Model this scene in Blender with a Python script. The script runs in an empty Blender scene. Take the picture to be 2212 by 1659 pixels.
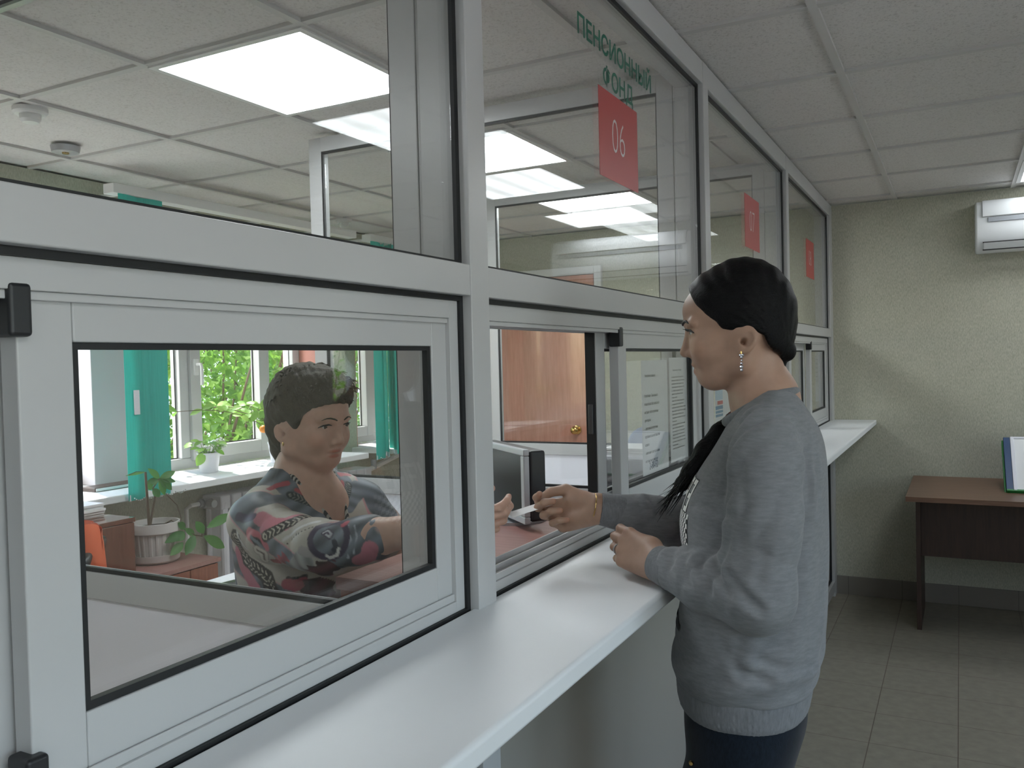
import bpy, math, random, os
import numpy as np
from mathutils import Vector, Matrix

# ------------------------------------------------------------------ camera, world, sun, exposure
sc = bpy.context.scene
COL = sc.collection
CAMZ = 1.4634
cam_d = bpy.data.cameras.new('camera')
cam = bpy.data.objects.new('camera', cam_d)
COL.objects.link(cam)
cam_d.sensor_width = 36.0
cam_d.lens = 1841.25 / 2212 * 36.0
cam_d.clip_start = 0.02
_yaw, _pit, _rol = 0.4847315, 0.0243413, -0.0248413
_f = Vector((-math.sin(_yaw)*math.cos(_pit), math.cos(_yaw)*math.cos(_pit), -math.sin(_pit)))
_r0 = Vector((math.cos(_yaw), math.sin(_yaw), 0)); _u0 = _r0.cross(_f)
_r = math.cos(_rol)*_r0 + math.sin(_rol)*_u0
_u = -math.sin(_rol)*_r0 + math.cos(_rol)*_u0
_m = Matrix((_r, _u, -_f)).transposed().to_4x4()
_m.translation = Vector((0.6858942, 0, CAMZ))
cam.matrix_world = _m
sc.camera = cam
sc.view_settings.view_transform = 'Standard'
sc.view_settings.look = 'None'
sc.view_settings.gamma = 1.0
sc.view_settings.use_curve_mapping = False
sc.view_settings.exposure = 0.0
sc.cycles.transparent_max_bounces = 40
sc.cycles.max_bounces = 9
sc.cycles.diffuse_bounces = 6
sc.cycles.glossy_bounces = 4
sc.cycles.transmission_bounces = 6
sc.cycles.sample_clamp_indirect = 6.0
sc.cycles.caustics_reflective = False
sc.cycles.caustics_refractive = False
sc.cycles.use_denoising = True
sc.cycles.use_adaptive_sampling = True
sc.cycles.adaptive_threshold = 0.02

LAMP_OFFICE = 15.0      # radiance of the office ceiling panels
LAMP_HALL = 6.5        # radiance of the hall ceiling panels
SKY = 1.0
SUN = 12.0

w = bpy.data.worlds.new('sky'); sc.world = w; w.use_nodes = True
nt = w.node_tree; nt.nodes.clear()
_sky = nt.nodes.new('ShaderNodeTexSky'); _sky.sky_type = 'NISHITA'; _sky.sun_disc = False
_sky.sun_elevation = math.radians(52); _sky.sun_rotation = math.radians(200); _sky.air_density = 1.2; _sky.dust_density = 2.5
_bg = nt.nodes.new('ShaderNodeBackground'); _bg.inputs[1].default_value = SKY*1.5
_wo = nt.nodes.new('ShaderNodeOutputWorld')
nt.links.new(_sky.outputs[0], _bg.inputs[0]); nt.links.new(_bg.outputs[0], _wo.inputs[0])
sun_d = bpy.data.lights.new('sun', 'SUN'); sun_d.energy = SUN; sun_d.angle = 0.01; sun_d.color = (1.0, 0.96, 0.88)
sun = bpy.data.objects.new('sun', sun_d); COL.objects.link(sun)
_sd = Vector((0.62, -0.25, -1.15)).normalized()       # comes down through the office windows
sun.rotation_euler = _sd.to_track_quat('-Z', 'Y').to_euler()

# daylight guides: the window openings of the office (x = -2.95) and of the hall (x = 2.77)
WIN = [(.95, 4.235), (4.60, 5.44)]
WINR = [(-1.95, .25), (.55, 1.95), (4.25, 5.15)]  # first two unseen, added for daylight in the hall; last one shows mirrored
for _x, _ws, _z0 in ((-2.96, WIN, .925), (2.78, WINR, .85)):
    for _a, _c in _ws:
        _ld = bpy.data.lights.new('daylight_portal', 'AREA'); _ld.shape = 'RECTANGLE'; _ld.size = 2.12-_z0; _ld.size_y = _c-_a
        _ld.cycles.is_portal = True
        _lo = bpy.data.objects.new('daylight_portal', _ld); COL.objects.link(_lo); _lo.location = (_x, (_a+_c)/2, (2.12+_z0)/2)
        _lo.rotation_euler = (0, math.radians(-90 if _x < 0 else 90), 0)

# ------------------------------------------------------------------ helpers
WL = {}          # world location of things that carry children
def V3(p): return np.asarray(p, float)

class B:
    """collects faces of one mesh"""
    def __init__(s): s.v = []; s.f = []; s.mi = []; s.m = 0
    def add(s, vs, fs):
        o = len(s.v); s.v += [tuple(map(float, p)) for p in vs]
        for f in fs: s.f.append(tuple(i+o for i in f)); s.mi.append(s.m)
        return s
    def box(s, x0, x1, y0, y1, z0, z1):
        vs = [(x, y, z) for x in (x0, x1) for y in (y0, y1) for z in (z0, z1)]
        return s.add(vs, [(0,1,3,2),(4,6,7,5),(0,4,5,1),(2,3,7,6),(0,2,6,4),(1,5,7,3)])
    def obox(s, c, ax, ay, az):
        c, ax, ay, az = map(V3, (c, ax, ay, az))
        vs = [c+i*ax+j*ay+k*az for i in (-1,1) for j in (-1,1) for k in (-1,1)]
        fs = [(0,1,3,2),(4,6,7,5),(0,4,5,1),(2,3,7,6),(0,2,6,4),(1,5,7,3)]
        if np.dot(np.cross(ax, ay), az) < 0: fs = [f[::-1] for f in fs]
        return s.add(vs, fs)
    def ring(s, axis, lo, hi, a0, a1, b0, b1, wl, wr, wb, wt):
        """rectangular frame lying across axis 'x' or 'y'; a = the horizontal span, b = z; w = member widths left right bottom top"""
        def bx(p0, p1, q0, q1):
            if axis == 'x': s.box(lo, hi, p0, p1, q0, q1)
            else: s.box(p0, p1, lo, hi, q0, q1)
        if wl: bx(a0, a0+wl, b0, b1)
        if wr: bx(a1-wr, a1, b0, b1)
        if wb: bx(a0+wl, a1-wr, b0, b0+wb)
        if wt: bx(a0+wl, a1-wr, b1-wt, b1)
        return s
    def tube(s, pts, r, n=10, cap=True):
        pts = [V3(p) for p in pts]; k = len(pts)
        rs = [r]*k if np.isscalar(r) else list(r)
        T = [(pts[min(i+1,k-1)]-pts[max(i-1,0)]) for i in range(k)]
        T = [t/(np.linalg.norm(t)+1e-12) for t in T]
        up = np.array([0,0,1.]) if abs(T[0][2]) < .9 else np.array([1.,0,0])
        nrm = np.cross(T[0], up); nrm /= np.linalg.norm(nrm); vs = []
        for i in range(k):
            nrm = nrm - T[i]*np.dot(nrm, T[i]); nrm /= np.linalg.norm(nrm); b = np.cross(T[i], nrm)
            for j in range(n):
                a = 2*math.pi*j/n; vs.append(pts[i]+rs[i]*(math.cos(a)*nrm+math.sin(a)*b))
        fs = [(i*n+j, i*n+(j+1)%n, (i+1)*n+(j+1)%n, (i+1)*n+j) for i in range(k-1) for j in range(n)]
        if cap: fs += [tuple(range(n))[::-1], tuple((k-1)*n+j for j in range(n))]
        return s.add(vs, fs)
    def cyl(s, p0, p1, r0, r1=None, n=20): return s.tube([p0, p1], [r0, r0 if r1 is None else r1], n)
    def lathe(s, prof, c, n=32, cap=True, flute=None):
        c = V3(c); vs = []; k = len(prof)
        for (r, z) in prof:
            for j in range(n):
                a = 2*math.pi*j/n; rr = r*(flute(a, z) if flute else 1)
                vs.append((c[0]+rr*math.cos(a), c[1]+rr*math.sin(a), c[2]+z))
        fs = [(i*n+j, i*n+(j+1)%n, (i+1)*n+(j+1)%n, (i+1)*n+j) for i in range(k-1) for j in range(n)]
        if cap: fs += [tuple(range(n))[::-1], tuple((k-1)*n+j for j in range(n))]
        return s.add(vs, fs)
    def prism(s, poly, fn, lo, hi):
        """poly of (a,b) pairs; fn(a,b,t) -> xyz"""
        n = len(poly); vs = [fn(a, b, lo) for a, b in poly]+[fn(a, b, hi) for a, b in poly]
        fs = [tuple(range(n))[::-1], tuple(range(n, 2*n))]+[(i, (i+1)%n, n+(i+1)%n, n+i) for i in range(n)]
        return s.add(vs, fs)
    def make(s, name, mats, parent=None, smooth=None, bevel=0, seg=2, loc=None, tags=None):
        v = np.array(s.v)
        if loc is None:
            if parent is not None: loc = WL[parent.name]
            else: loc = np.array([(v[:,0].min()+v[:,0].max())/2, (v[:,1].min()+v[:,1].max())/2, v[:,2].min()])
        loc = V3(loc)
        me = bpy.data.meshes.new(name); me.from_pydata((v-loc).tolist(), [], s.f)
        mats = mats if isinstance(mats, (list, tuple)) else [mats]
        for m in mats: me.materials.append(m)
        if len(mats) > 1: me.polygons.foreach_set('material_index', s.mi)
        o = bpy.data.objects.new(name, me); COL.objects.link(o)
        fin(o, me, smooth, bevel, seg)
        if parent is not None:
            o.parent = parent; o.location = loc-WL[parent.name]
        else: o.location = loc
        WL[o.name] = loc
        if tags: tag(o, *tags)
        return o

def fin(o, me, smooth, bevel, seg=2):
    import bmesh
    bm = bmesh.new(); bm.from_mesh(me); bmesh.ops.recalc_face_normals(bm, faces=bm.faces); bm.to_mesh(me); bm.free()
    if smooth is not None:
        me.polygons.foreach_set('use_smooth', [True]*len(me.polygons))
        if smooth < 3: me.set_sharp_from_angle(angle=smooth)
    if bevel:
        md = o.modifiers.new('edge', 'BEVEL'); md.width = bevel; md.segments = seg; md.limit_method = 'ANGLE'; md.angle_limit = 0.7
        if smooth is None:
            me.polygons.foreach_set('use_smooth', [True]*len(me.polygons)); md.harden_normals = True

def tag(o, label=None, cat=None, group=None, kind=None):
    if label: o['label'] = label
    if cat: o['category'] = cat
    if group: o['group'] = group
    if kind: o['kind'] = kind
    return o
def thing(name, loc, label=None, cat=None, group=None, kind=None):
    o = bpy.data.objects.new(name, None); COL.objects.link(o); o.location = loc; o.empty_display_size = .05
    WL[o.name] = V3(loc); return tag(o, label, cat, group, kind)
def copy_tree(src, dloc, label=None):
    c = src.copy(); COL.objects.link(c); c.location = Vector(src.location)+Vector(dloc); WL[c.name] = WL[src.name]+V3(dloc)
    if label: c['label'] = label
    def kids(a, b):
        for ch in a.children:
            k = ch.copy(); COL.objects.link(k); k.parent = b; k.matrix_parent_inverse = ch.matrix_parent_inverse.copy(); kids(ch, k)
    kids(src, c); return c

def text_mesh(b, s, fn, size, bold=0.0, sx=1.0, depth=0.0006, align='LEFT', spacing=1.0):
    """adds flat lettering to builder b; fn(u, v, w) -> xyz (u along the line, v up, w out of the face)"""
    c = bpy.data.curves.new('lettering', 'FONT'); c.body = s; c.size = size; c.align_x = align; c.offset = bold; c.space_character = spacing
    c.resolution_u = 3
    o = bpy.data.objects.new('lettering', c); COL.objects.link(o)
    bpy.context.view_layer.update()
    me = o.to_mesh(); vs = [fn(p.co.x*sx, p.co.y, depth) for p in me.vertices]; b.add(vs, [tuple(p.vertices) for p in me.polygons])
    o.to_mesh_clear(); bpy.data.objects.remove(o); bpy.data.curves.remove(c)

# ------------------------------------------------------------------ materials
def mat(name, col, rough=.5, metal=0, spec=.5, **k):
    m = bpy.data.materials.new(name); m.use_nodes = True
    p = m.node_tree.nodes['Principled BSDF']
    p.inputs['Base Color'].default_value = (*col, 1); p.inputs['Roughness'].default_value = rough
    p.inputs['Metallic'].default_value = metal; p.inputs['Specular IOR Level'].default_value = spec
    for a, b in k.items():
        p.inputs[a.replace('_', ' ')].default_value = b
    return m
def N(m, t, **k):
    n = m.node_tree.nodes.new(t)
    for a, b in k.items():
        if a.startswith('i_'): n.inputs[a[2:].replace('_', ' ')].default_value = b
        else: setattr(n, a, b)
    return n
def lk(m, a, b): m.node_tree.links.new(a, b)
def P(m): return m.node_tree.nodes['Principled BSDF']
def coords(m, kind='Object', scale=(1,1,1), loc=(0,0,0), rot=(0,0,0)):
    tc = N(m, 'ShaderNodeTexCoord'); mp = N(m, 'ShaderNodeMapping')
    mp.inputs['Scale'].default_value = scale; mp.inputs['Location'].default_value = loc; mp.inputs['Rotation'].default_value = rot
    lk(m, tc.outputs[kind], mp.inputs[0]); return mp.outputs[0]
def geo_pos(m, scale=(1,1,1), loc=(0,0,0)):
    g = N(m, 'ShaderNodeNewGeometry'); mp = N(m, 'ShaderNodeMapping')
    mp.inputs['Scale'].default_value = scale; mp.inputs['Location'].default_value = loc
    lk(m, g.outputs['Position'], mp.inputs[0]); return mp.outputs[0]
def ramp(m, fac, stops, interp='LINEAR'):
    r = N(m, 'ShaderNodeValToRGB'); r.color_ramp.interpolation = interp
    el = r.color_ramp.elements
    while len(el) < len(stops): el.new(.5)
    for e, (p, c) in zip(el, stops): e.position = p; e.color = (*c, 1) if len(c) == 3 else c
    lk(m, fac, r.inputs[0]); return r.outputs[0]
def bump(m, h, strength=.3, dist=.002):
    b = N(m, 'ShaderNodeBump'); b.inputs['Strength'].default_value = strength; b.inputs['Distance'].default_value = dist
    lk(m, h, b.inputs['Height']); lk(m, b.outputs[0], P(m).inputs['Normal'])
def noise(m, vec, scale, detail=3, rough=.5):
    n = N(m, 'ShaderNodeTexNoise'); n.inputs['Scale'].default_value = scale; n.inputs['Detail'].default_value = detail; n.inputs['Roughness'].default_value = rough
    lk(m, vec, n.inputs['Vector']); return n.outputs['Fac']

M = {}
M['pvc'] = mat('white_plastic', (.505,.508,.508), .3)
M['pvc_panel'] = mat('white_panel', (.82,.82,.88), .35)
M['rubber'] = mat('black_rubber', (.008,.009,.010), .5)
M['black'] = mat('black_plastic', (.012,.013,.015), .38)
M['counter'] = mat('white_laminate', (.66,.675,.69), .42)
_n = noise(M['counter'], geo_pos(M['counter'], (3,.8,3)), 2, 3); lk(M['counter'], ramp(M['counter'], _n, [(.3,(.74,.755,.765)),(.7,(.79,.80,.81))]), P(M['counter']).inputs['Base Color'])
M['metal'] = mat('brushed_metal', (.6,.6,.6), .3, 1)
M['brass'] = mat('brass', (.65,.45,.16), .18, 1)
M['steel'] = mat('dark_steel', (.10,.10,.105), .4, .8)
M['white'] = mat('white_paint', (.74,.74,.73), .45)
M['aircon'] = mat('cream_plastic', (.72,.74,.75), .25)
M['aircon_grey'] = mat('grey_plastic', (.35,.37,.40), .35)

def glass_mat(name, tint, ior=1.5):
    m = bpy.data.materials.new(name); m.use_nodes = True; t = m.node_tree; t.nodes.clear()
    o = t.nodes.new('ShaderNodeOutputMaterial'); mx = t.nodes.new('ShaderNodeMixShader')
    tr = t.nodes.new('ShaderNodeBsdfTransparent'); gl = t.nodes.new('ShaderNodeBsdfGlossy'); fr = t.nodes.new('ShaderNodeFresnel')
    tr.inputs[0].default_value = (*tint, 1); gl.inputs['Roughness'].default_value = 0.0; fr.inputs[0].default_value = ior
    ge = t.nodes.new('ShaderNodeNewGeometry'); mr = t.nodes.new('ShaderNodeMapRange'); mr.inputs['To Min'].default_value = ior; mr.inputs['To Max'].default_value = 1/ior
    t.links.new(ge.outputs['Backfacing'], mr.inputs['Value']); t.links.new(mr.outputs[0], fr.inputs[0])     # thin flat pane: same reflectance on both faces
    t.links.new(fr.outputs[0], mx.inputs[0]); t.links.new(tr.outputs[0], mx.inputs[1]); t.links.new(gl.outputs[0], mx.inputs[2]); t.links.new(mx.outputs[0], o.inputs[0])
    return m
M['glass'] = glass_mat('clear_glass', (.985,.992,.988))
def film_mat(name, col, alpha):
    m = mat(name, col, .35); P(m).inputs['Alpha'].default_value = alpha; return m
M['film_red'] = film_mat('red_film', (.52,.08,.075), .78)
M['film_white'] = film_mat('white_film', (.72,.68,.68), .85)
M['film_green'] = mat('green_vinyl', (.006,.12,.075), .4)
def emit_mat(name, col, strength):
    m = mat(name, (.8,.8,.8), .4); P(m).inputs['Emission Color'].default_value = (*col, 1); P(m).inputs['Emission Strength'].default_value = strength; return m
def lamp_mat(name, strength, lo):
    m = emit_mat(name, (.92,.97,1.0), strength)
    wv = N(m, 'ShaderNodeTexWave'); wv.wave_type = 'BANDS'; wv.bands_direction = 'X'; wv.inputs['Scale'].default_value = 1/0.1476*.314*1.0
    g = N(m, 'ShaderNodeTexCoord'); lk(m, g.outputs['Object'], wv.inputs['Vector'])
    mr = N(m, 'ShaderNodeMapRange'); mr.inputs['To Min'].default_value = strength*lo; mr.inputs['To Max'].default_value = strength*(2-lo)
    lk(m, wv.outputs['Fac'], mr.inputs['Value']); lk(m, mr.outputs[0], P(m).inputs['Emission Strength']); return m
M['lamp_office'] = lamp_mat('office_light_panel', LAMP_OFFICE, .8)
M['lamp_hall'] = lamp_mat('hall_light_panel', LAMP_HALL, .72)

m = M['wallpaper'] = mat('green_wallpaper', (.4,.4,.3), .75, spec=.25)
v = geo_pos(m, (1,1,.25)); a = noise(m, v, 260, 3, .6); b_ = noise(m, geo_pos(m), 9, 3)
mx = N(m, 'ShaderNodeMix', data_type='RGBA'); mx.inputs[0].default_value = .15
c1 = ramp(m, a, [(.32,(.36,.36,.285)),(.5,(.475,.47,.385)),(.68,(.58,.57,.475))]); c2 = ramp(m, b_, [(.3,(.38,.385,.30)),(.7,(.52,.515,.42))])
lk(m, c1, mx.inputs[6]); lk(m, c2, mx.inputs[7]); lk(m, mx.outputs[2], P(m).inputs['Base Color']); bump(m, a, .35, .0015)
M['hall_paint'] = mat('cream_paint', (.74,.73,.69), .7)
M['pink'] = mat('salmon_paint', (.62,.27,.22), .55)
m = M['ceil'] = mat('ceiling_tile', (.6,.6,.58), .9, spec=.1)
a = noise(m, geo_pos(m), 130, 4, .75); lk(m, ramp(m, a, [(.36,(.50,.48,.46)),(.46,(.68,.66,.64)),(.7,(.72,.70,.68))]), P(m).inputs['Base Color']); bump(m, a, .25, .001)
M['tbar'] = mat('ceiling_grid', (.56,.55,.535), .5)
m = M['tile'] = mat('floor_tile', (.3,.3,.26), .38)
br = N(m, 'ShaderNodeTexBrick'); br.offset = 0; br.squash = 1
for k_, v_ in (('Scale',1),('Mortar Size',.0018),('Mortar Smooth',.25),('Brick Width',.2985),('Row Height',.2985),('Bias',0)): br.inputs[k_].default_value = v_
lk(m, geo_pos(m, (1,1,1), (-.066,-.140,0)), br.inputs['Vector'])
a = noise(m, geo_pos(m), 24, 4); tcol = ramp(m, a, [(.3,(.265,.245,.195)),(.7,(.33,.305,.245))])
lk(m, tcol, br.inputs['Color1']); lk(m, tcol, br.inputs['Color2']); br.inputs['Mortar'].default_value = (.15,.115,.09,1)
lk(m, br.outputs['Color'], P(m).inputs['Base Color'])
iv = N(m, 'ShaderNodeMath', operation='SUBTRACT'); iv.inputs[0].default_value = 1; lk(m, br.outputs['Fac'], iv.inputs[1]); bump(m, iv.outputs[0], .5, .002)
m = M['skirt'] = mat('skirting_tile', (.2,.18,.15), .4)
br = N(m, 'ShaderNodeTexBrick'); br.offset = 0
for k_, v_ in (('Scale',1),('Mortar Size',.0015),('Brick Width',.2985),('Row Height',3),('Bias',0)): br.inputs[k_].default_value = v_
br.inputs['Color1'].default_value = (.21,.19,.165,1); br.inputs['Color2'].default_value = (.235,.21,.18,1); br.inputs['Mortar'].default_value = (.12,.1,.085,1)
lk(m, geo_pos(m, (1,1,1), (-.066,-1,0)), br.inputs['Vector']); lk(m, br.outputs['Color'], P(m).inputs['Base Color'])

def wood(name, c_lo, c_hi, scale=(1,12,12), rough=.35, nscale=6, coat=0.0):
    m = mat(name, c_hi, rough); v = coords(m, 'Object', scale)
    a = noise(m, v, nscale, 6, .65); lk(m, ramp(m, a, [(.3,c_lo),(.7,c_hi)]), P(m).inputs['Base Color'])
    P(m).inputs['Coat Weight'].default_value = coat; P(m).inputs['Coat Roughness'].default_value = .04
    return m
M['desk'] = wood('red_brown_laminate_hazed', (.27,.135,.115), (.37,.20,.175), (1,14,14), .32)  # greyed towards pink: the gloss haze of the desktop is in this colour
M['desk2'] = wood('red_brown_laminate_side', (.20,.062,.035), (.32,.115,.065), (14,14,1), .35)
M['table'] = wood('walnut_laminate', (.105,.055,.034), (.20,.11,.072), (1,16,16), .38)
M['table2'] = wood('walnut_laminate_shaded', (.035,.018,.012), (.06,.03,.021), (12,12,1), .45)  # darker copy of the walnut: shade under the tabletop is put into the colour
M['door'] = wood('brown_door_pink_sheen', (.50,.23,.165), (.62,.32,.24), (14,14,1), .14, 5, .5)  # paler and pinker than the wood: a window reflection is coloured in
M['gloss'] = wood('glossy_red_brown_wood', (.11,.034,.02), (.18,.062,.038), (14,14,1), .10, 5, .6)
M['lino'] = mat('beige_linoleum', (.52,.46,.40), .4)
m = M['blind'] = mat('turquoise_blind', (.02,.50,.44), .6)
a = noise(m, geo_pos(m, (1,1,.02)), 300, 2); lk(m, ramp(m, a, [(.3,(.04,.52,.45)),(.7,(.08,.68,.60))]), P(m).inputs['Base Color'])
P(m).inputs['Transmission Weight'].default_value = 0; P(m).inputs['Subsurface Weight'].default_value = 0
_t = N(m, 'ShaderNodeBsdfTranslucent'); _t.inputs[0].default_value = (.05,.62,.55,1); _mx = N(m, 'ShaderNodeMixShader'); _mx.inputs[0].default_value = .42
_o = m.node_tree.nodes['Material Output']; lk(m, P(m).outputs[0], _mx.inputs[1]); lk(m, _t.outputs[0], _mx.inputs[2]); lk(m, _mx.outputs[0], _o.inputs[0])
def leaf_mat(name, c1, c2, tr=.4):
    m = mat(name, c1, .42); oi = N(m, 'ShaderNodeNewGeometry')
    lk(m, ramp(m, oi.outputs['Random Per Island'], [(0,c1),(1,c2)]), P(m).inputs['Base Color'])
    t = N(m, 'ShaderNodeBsdfTranslucent'); lk(m, ramp(m, oi.outputs['Random Per Island'], [(0,tuple(min(1,x*1.5) for x in c1)),(1,tuple(min(1,x*1.5) for x in c2))]), t.inputs[0])
    x = N(m, 'ShaderNodeMixShader'); x.inputs[0].default_value = tr; o = m.node_tree.nodes['Material Output']
    lk(m, P(m).outputs[0], x.inputs[1]); lk(m, t.outputs[0], x.inputs[2]); lk(m, x.outputs[0], o.inputs[0]); return m
M['leaf_bush'] = leaf_mat('bush_leaves', (.075,.19,.02), (.22,.37,.06), .5)
M['leaf_pot'] = leaf_mat('pot_plant_leaves', (.035,.13,.03), (.09,.24,.05), .3)
M['leaf_light'] = leaf_mat('light_leaves', (.15,.32,.06), (.30,.48,.10), .4)
M['bark'] = mat('twig_bark', (.10,.065,.04), .8)
M['soil'] = mat('potting_soil', (.03,.02,.014), .95)
M['petal'] = mat('white_petals', (.85,.84,.82), .5)
M['fruit'] = mat('orange_fruit', (.8,.28,.03), .4)
M['bounce_ground'] = mat('pale_ground', (.40,.385,.36), .9)  # ground made pale, not green, to bounce neutral light into the rooms
M['facade'] = mat('pale_facade', (.7,.69,.66), .8)
M['pot_white'] = mat('white_pot', (.70,.70,.75), .35)
M['pot_cream'] = mat('cream_pot', (.58,.54,.52), .4)
M['paper'] = mat('paper', (.78,.78,.78), .7, spec=.2)
M['ink'] = mat('ink', (.03,.03,.035), .6)
M['ink_pale'] = mat('faded_ink', (.16,.17,.16), .6)
M['beige_panel'] = mat('beige_panel', (.345,.325,.285), .4)
M['blue'] = mat('blue_fabric', (.03,.09,.26), .8)
M['blue_pale'] = mat('pale_blue_fabric', (.16,.22,.34), .8)
M['lavender'] = mat('lavender_white_paint', (.52,.505,.53), .6)
M['orange'] = mat('orange_fabric', (.62,.11,.035), .75)
M['screen'] = mat('dark_screen', (.006,.007,.009), .22)
M['silver'] = mat('silver_plastic', (.42,.43,.45), .35, .3)
M['grey_binder'] = mat('grey_binder', (.10,.105,.115), .5)
M['red'] = mat('red_label', (.60,.05,.05), .5)
M['cyan_print'] = mat('blue_print', (.10,.26,.42), .6)
M['sky_print'] = mat('pale_blue_print', (.45,.60,.74), .6)
M['green_frame'] = mat('green_plastic', (.02,.22,.05), .4)
M['navy'] = mat('navy_plastic', (.02,.06,.16), .4)
# ------------------------------------------------------------------ the room shell
H = 2.371; YE = 5.534; XW = -2.93; XR = 2.75; YB = -2.6; ZO = 0.15
ST = dict(kind='structure')
def struct(b, name, mats, **k): return tag(b.make(name, mats, **k), kind='structure')

struct(B().box(-.06, XR, YB, YE, -.12, 0), 'floor', M['tile'])
struct(B().box(XW-.3, -.06, YB, YE, -.12, ZO), 'floor_office', M['lino'])
b = B().box(XW-.3, XR+.1, YB-.1, YE+.1, H+.010, H+.12); b.m = 1
for k in range(-6, 5):                                   # runners along the room and cross bars of the tile grid
    x = .3545+.6*k
    if XW < x < XR: b.box(x-.012, x+.012, YB, YE, H-.001, H+.014)
for k in range(-9, 6):
    y = 2.362+.6*k
    if YB < y < YE: b.box(XW, XR, y-.012, y+.012, H, H+.014)
struct(b, 'ceiling', [M['ceil'], M['tbar']])
struct(B().box(XW-.3, XR+.1, YE, YE+.15, -.12, H), 'wall_end', M['wallpaper'])
b = B(); y = YB
for a, c in WINR:
    b.box(XR, XR+.25, y, a, -.12, H); b.box(XR, XR+.25, a, c, -.12, .85); b.box(XR, XR+.25, a, c, 2.12, H); y = c
b.box(XR, XR+.25, y, YE, -.12, H)
struct(b, 'wall_right', M['hall_paint'])
struct(B().box(XW-.3, XR+.1, YB-.1, YB, -.12, H), 'wall_back', M['hall_paint'])
b = B().box(0, XR, YE-.009, YE, 0, .112); struct(b, 'baseboard_end', M['skirt'], bevel=.0015)
struct(B().box(XW, -.1, YE-.012, YE, ZO, ZO+.07), 'baseboard_office', M['desk2'])
struct(B().box(-.074, -.02, YE-.02, YE, 1.07, 2.05), 'trim_1', M['table2'])

# window wall of the office with three openings
ZS, ZT = .925, 2.12
b = B(); edges = sorted(WIN); y = YB
for a, c in edges:
    b.box(XW-.3, XW, y, a, -.12, H); b.box(XW-.3, XW, a, c, -.12, ZS-.04); b.box(XW-.3, XW, a, c, ZT, H); y = c
b.box(XW-.3, XW, y, YE, -.12, H)
struct(b, 'wall_window', M['wallpaper'])
b = B()
for a, c in WIN:
    b.box(-3.09, XW+.001, a, a+.004, ZS, ZT); b.box(-3.09, XW+.001, c-.004, c, ZS, ZT); b.box(-3.09, XW+.001, a, c, ZT-.004, ZT)
struct(b, 'trim_2', M['pink'])
def window(i, a, c, mull, sashes):
    t = thing('window_%d' % i, (-3.12, (a+c)/2, ZS), kind='structure')
    b = B().ring('x', -3.16, -3.09, a+.004, c-.004, ZS, ZT-.004, .06, .06, .06, .06)
    for y in mull: b.box(-3.16, -3.09, y-.03, y+.03, ZS+.06, ZT-.06)
    b.make('window_frame', M['pvc'], t, bevel=.004)
    for (p, q) in sashes:
        s = B().ring('x', -3.14, -3.07, p, q, ZS+.045, ZT-.045, .07, .07, .07, .07)
        s.make('sash', M['pvc'], t, bevel=.004)
        s = B().ring('x', -3.125, -3.12, p+.07, q-.07, ZS+.115, ZT-.115, .006, .006, .006, .006); s.make('gasket', M['rubber'], t)
    B().box(-3.128, -3.122, a+.05, c-.05, ZS+.05, ZT-.05).make('pane', M['glass'], t)
    B().box(-3.09, -2.60, a-.06, c+.06, ZS-.035, ZS).make('window_sill', M['counter'], t, bevel=.006)
    return t
w1 = window(1, WIN[0][0], WIN[0][1], [1.75, 3.02, 3.305, 3.93], [(3.335, 3.925), (1.03, 1.71)])
b = B().box(-3.07, -3.058, 3.352, 3.382, 1.44, 1.53); b.tube([(-3.055,3.367,1.50),(-3.025,3.367,1.50),(-3.02,3.367,1.485),(-3.02,3.367,1.385)], .009, 10)
b.make('window_handle', M['white'], w1, smooth=.6)
for (p, q) in ((1.785, 2.665), (3.055, 3.272), (3.962, 4.175)): B().ring('x', -3.125, -3.12, p, q, ZS+.06, ZT-.064, .006, .006, .006, .006).make('gasket', M['rubber'], w1)
struct(B().box(-3.16, -2.985, 2.665, 3.045, ZS+.0005, ZT), 'trim_3', M['lavender'], bevel=.004)
window(2, WIN[1][0], WIN[1][1], [5.0], [(4.66, 4.97)])
for i, (a, c) in enumerate(WINR):
    t = thing('window_%d' % (4+i), (XR+.2, (a+c)/2, .85), kind='structure')
    B().ring('x', XR+.16, XR+.23, a, c, .85, 2.12, .07, .07, .07, .07).box(XR+.16, XR+.23, (a+c)/2-.04, (a+c)/2+.04, .92, 2.05).make('window_frame', M['pvc'], t, bevel=.003)
    B().box(XR+.19, XR+.196, a+.06, c-.06, .9, 2.07).make('pane', M['glass'], t)
    B().box(XR-.10, XR+.17, a-.05, c+.05, .82, .85).make('window_sill', M['counter'], t, bevel=.004)

# brown door in the end wall of the office, white frame
t = thing('door_1', (-2.0, YE, ZO), kind='structure')
B().box(-2.42, -1.558, YE-.035, YE-.002, ZO+.005, 2.066).make('door_leaf', M['door'], t, bevel=.003)
b = B().ring('y', YE-.03, YE+.001, -2.49, -1.50, ZO, 2.125, .066, .054, 0, .055); b.make('door_frame', M['white'], t, bevel=.003)
b = B().lathe([(.001,0),(.030,0),(.031,.006),(.013,.010),(.012,.028),(.022,.036),(.029,.05),(.027,.062),(.014,.070),(.001,.0705)], (0,0,0), 28)
b.v = [(-1.70+x, YE-.035-z, .985+y) for x, y, z in b.v]; b.make('door_knob', M['brass'], t, smooth=.9)

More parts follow.
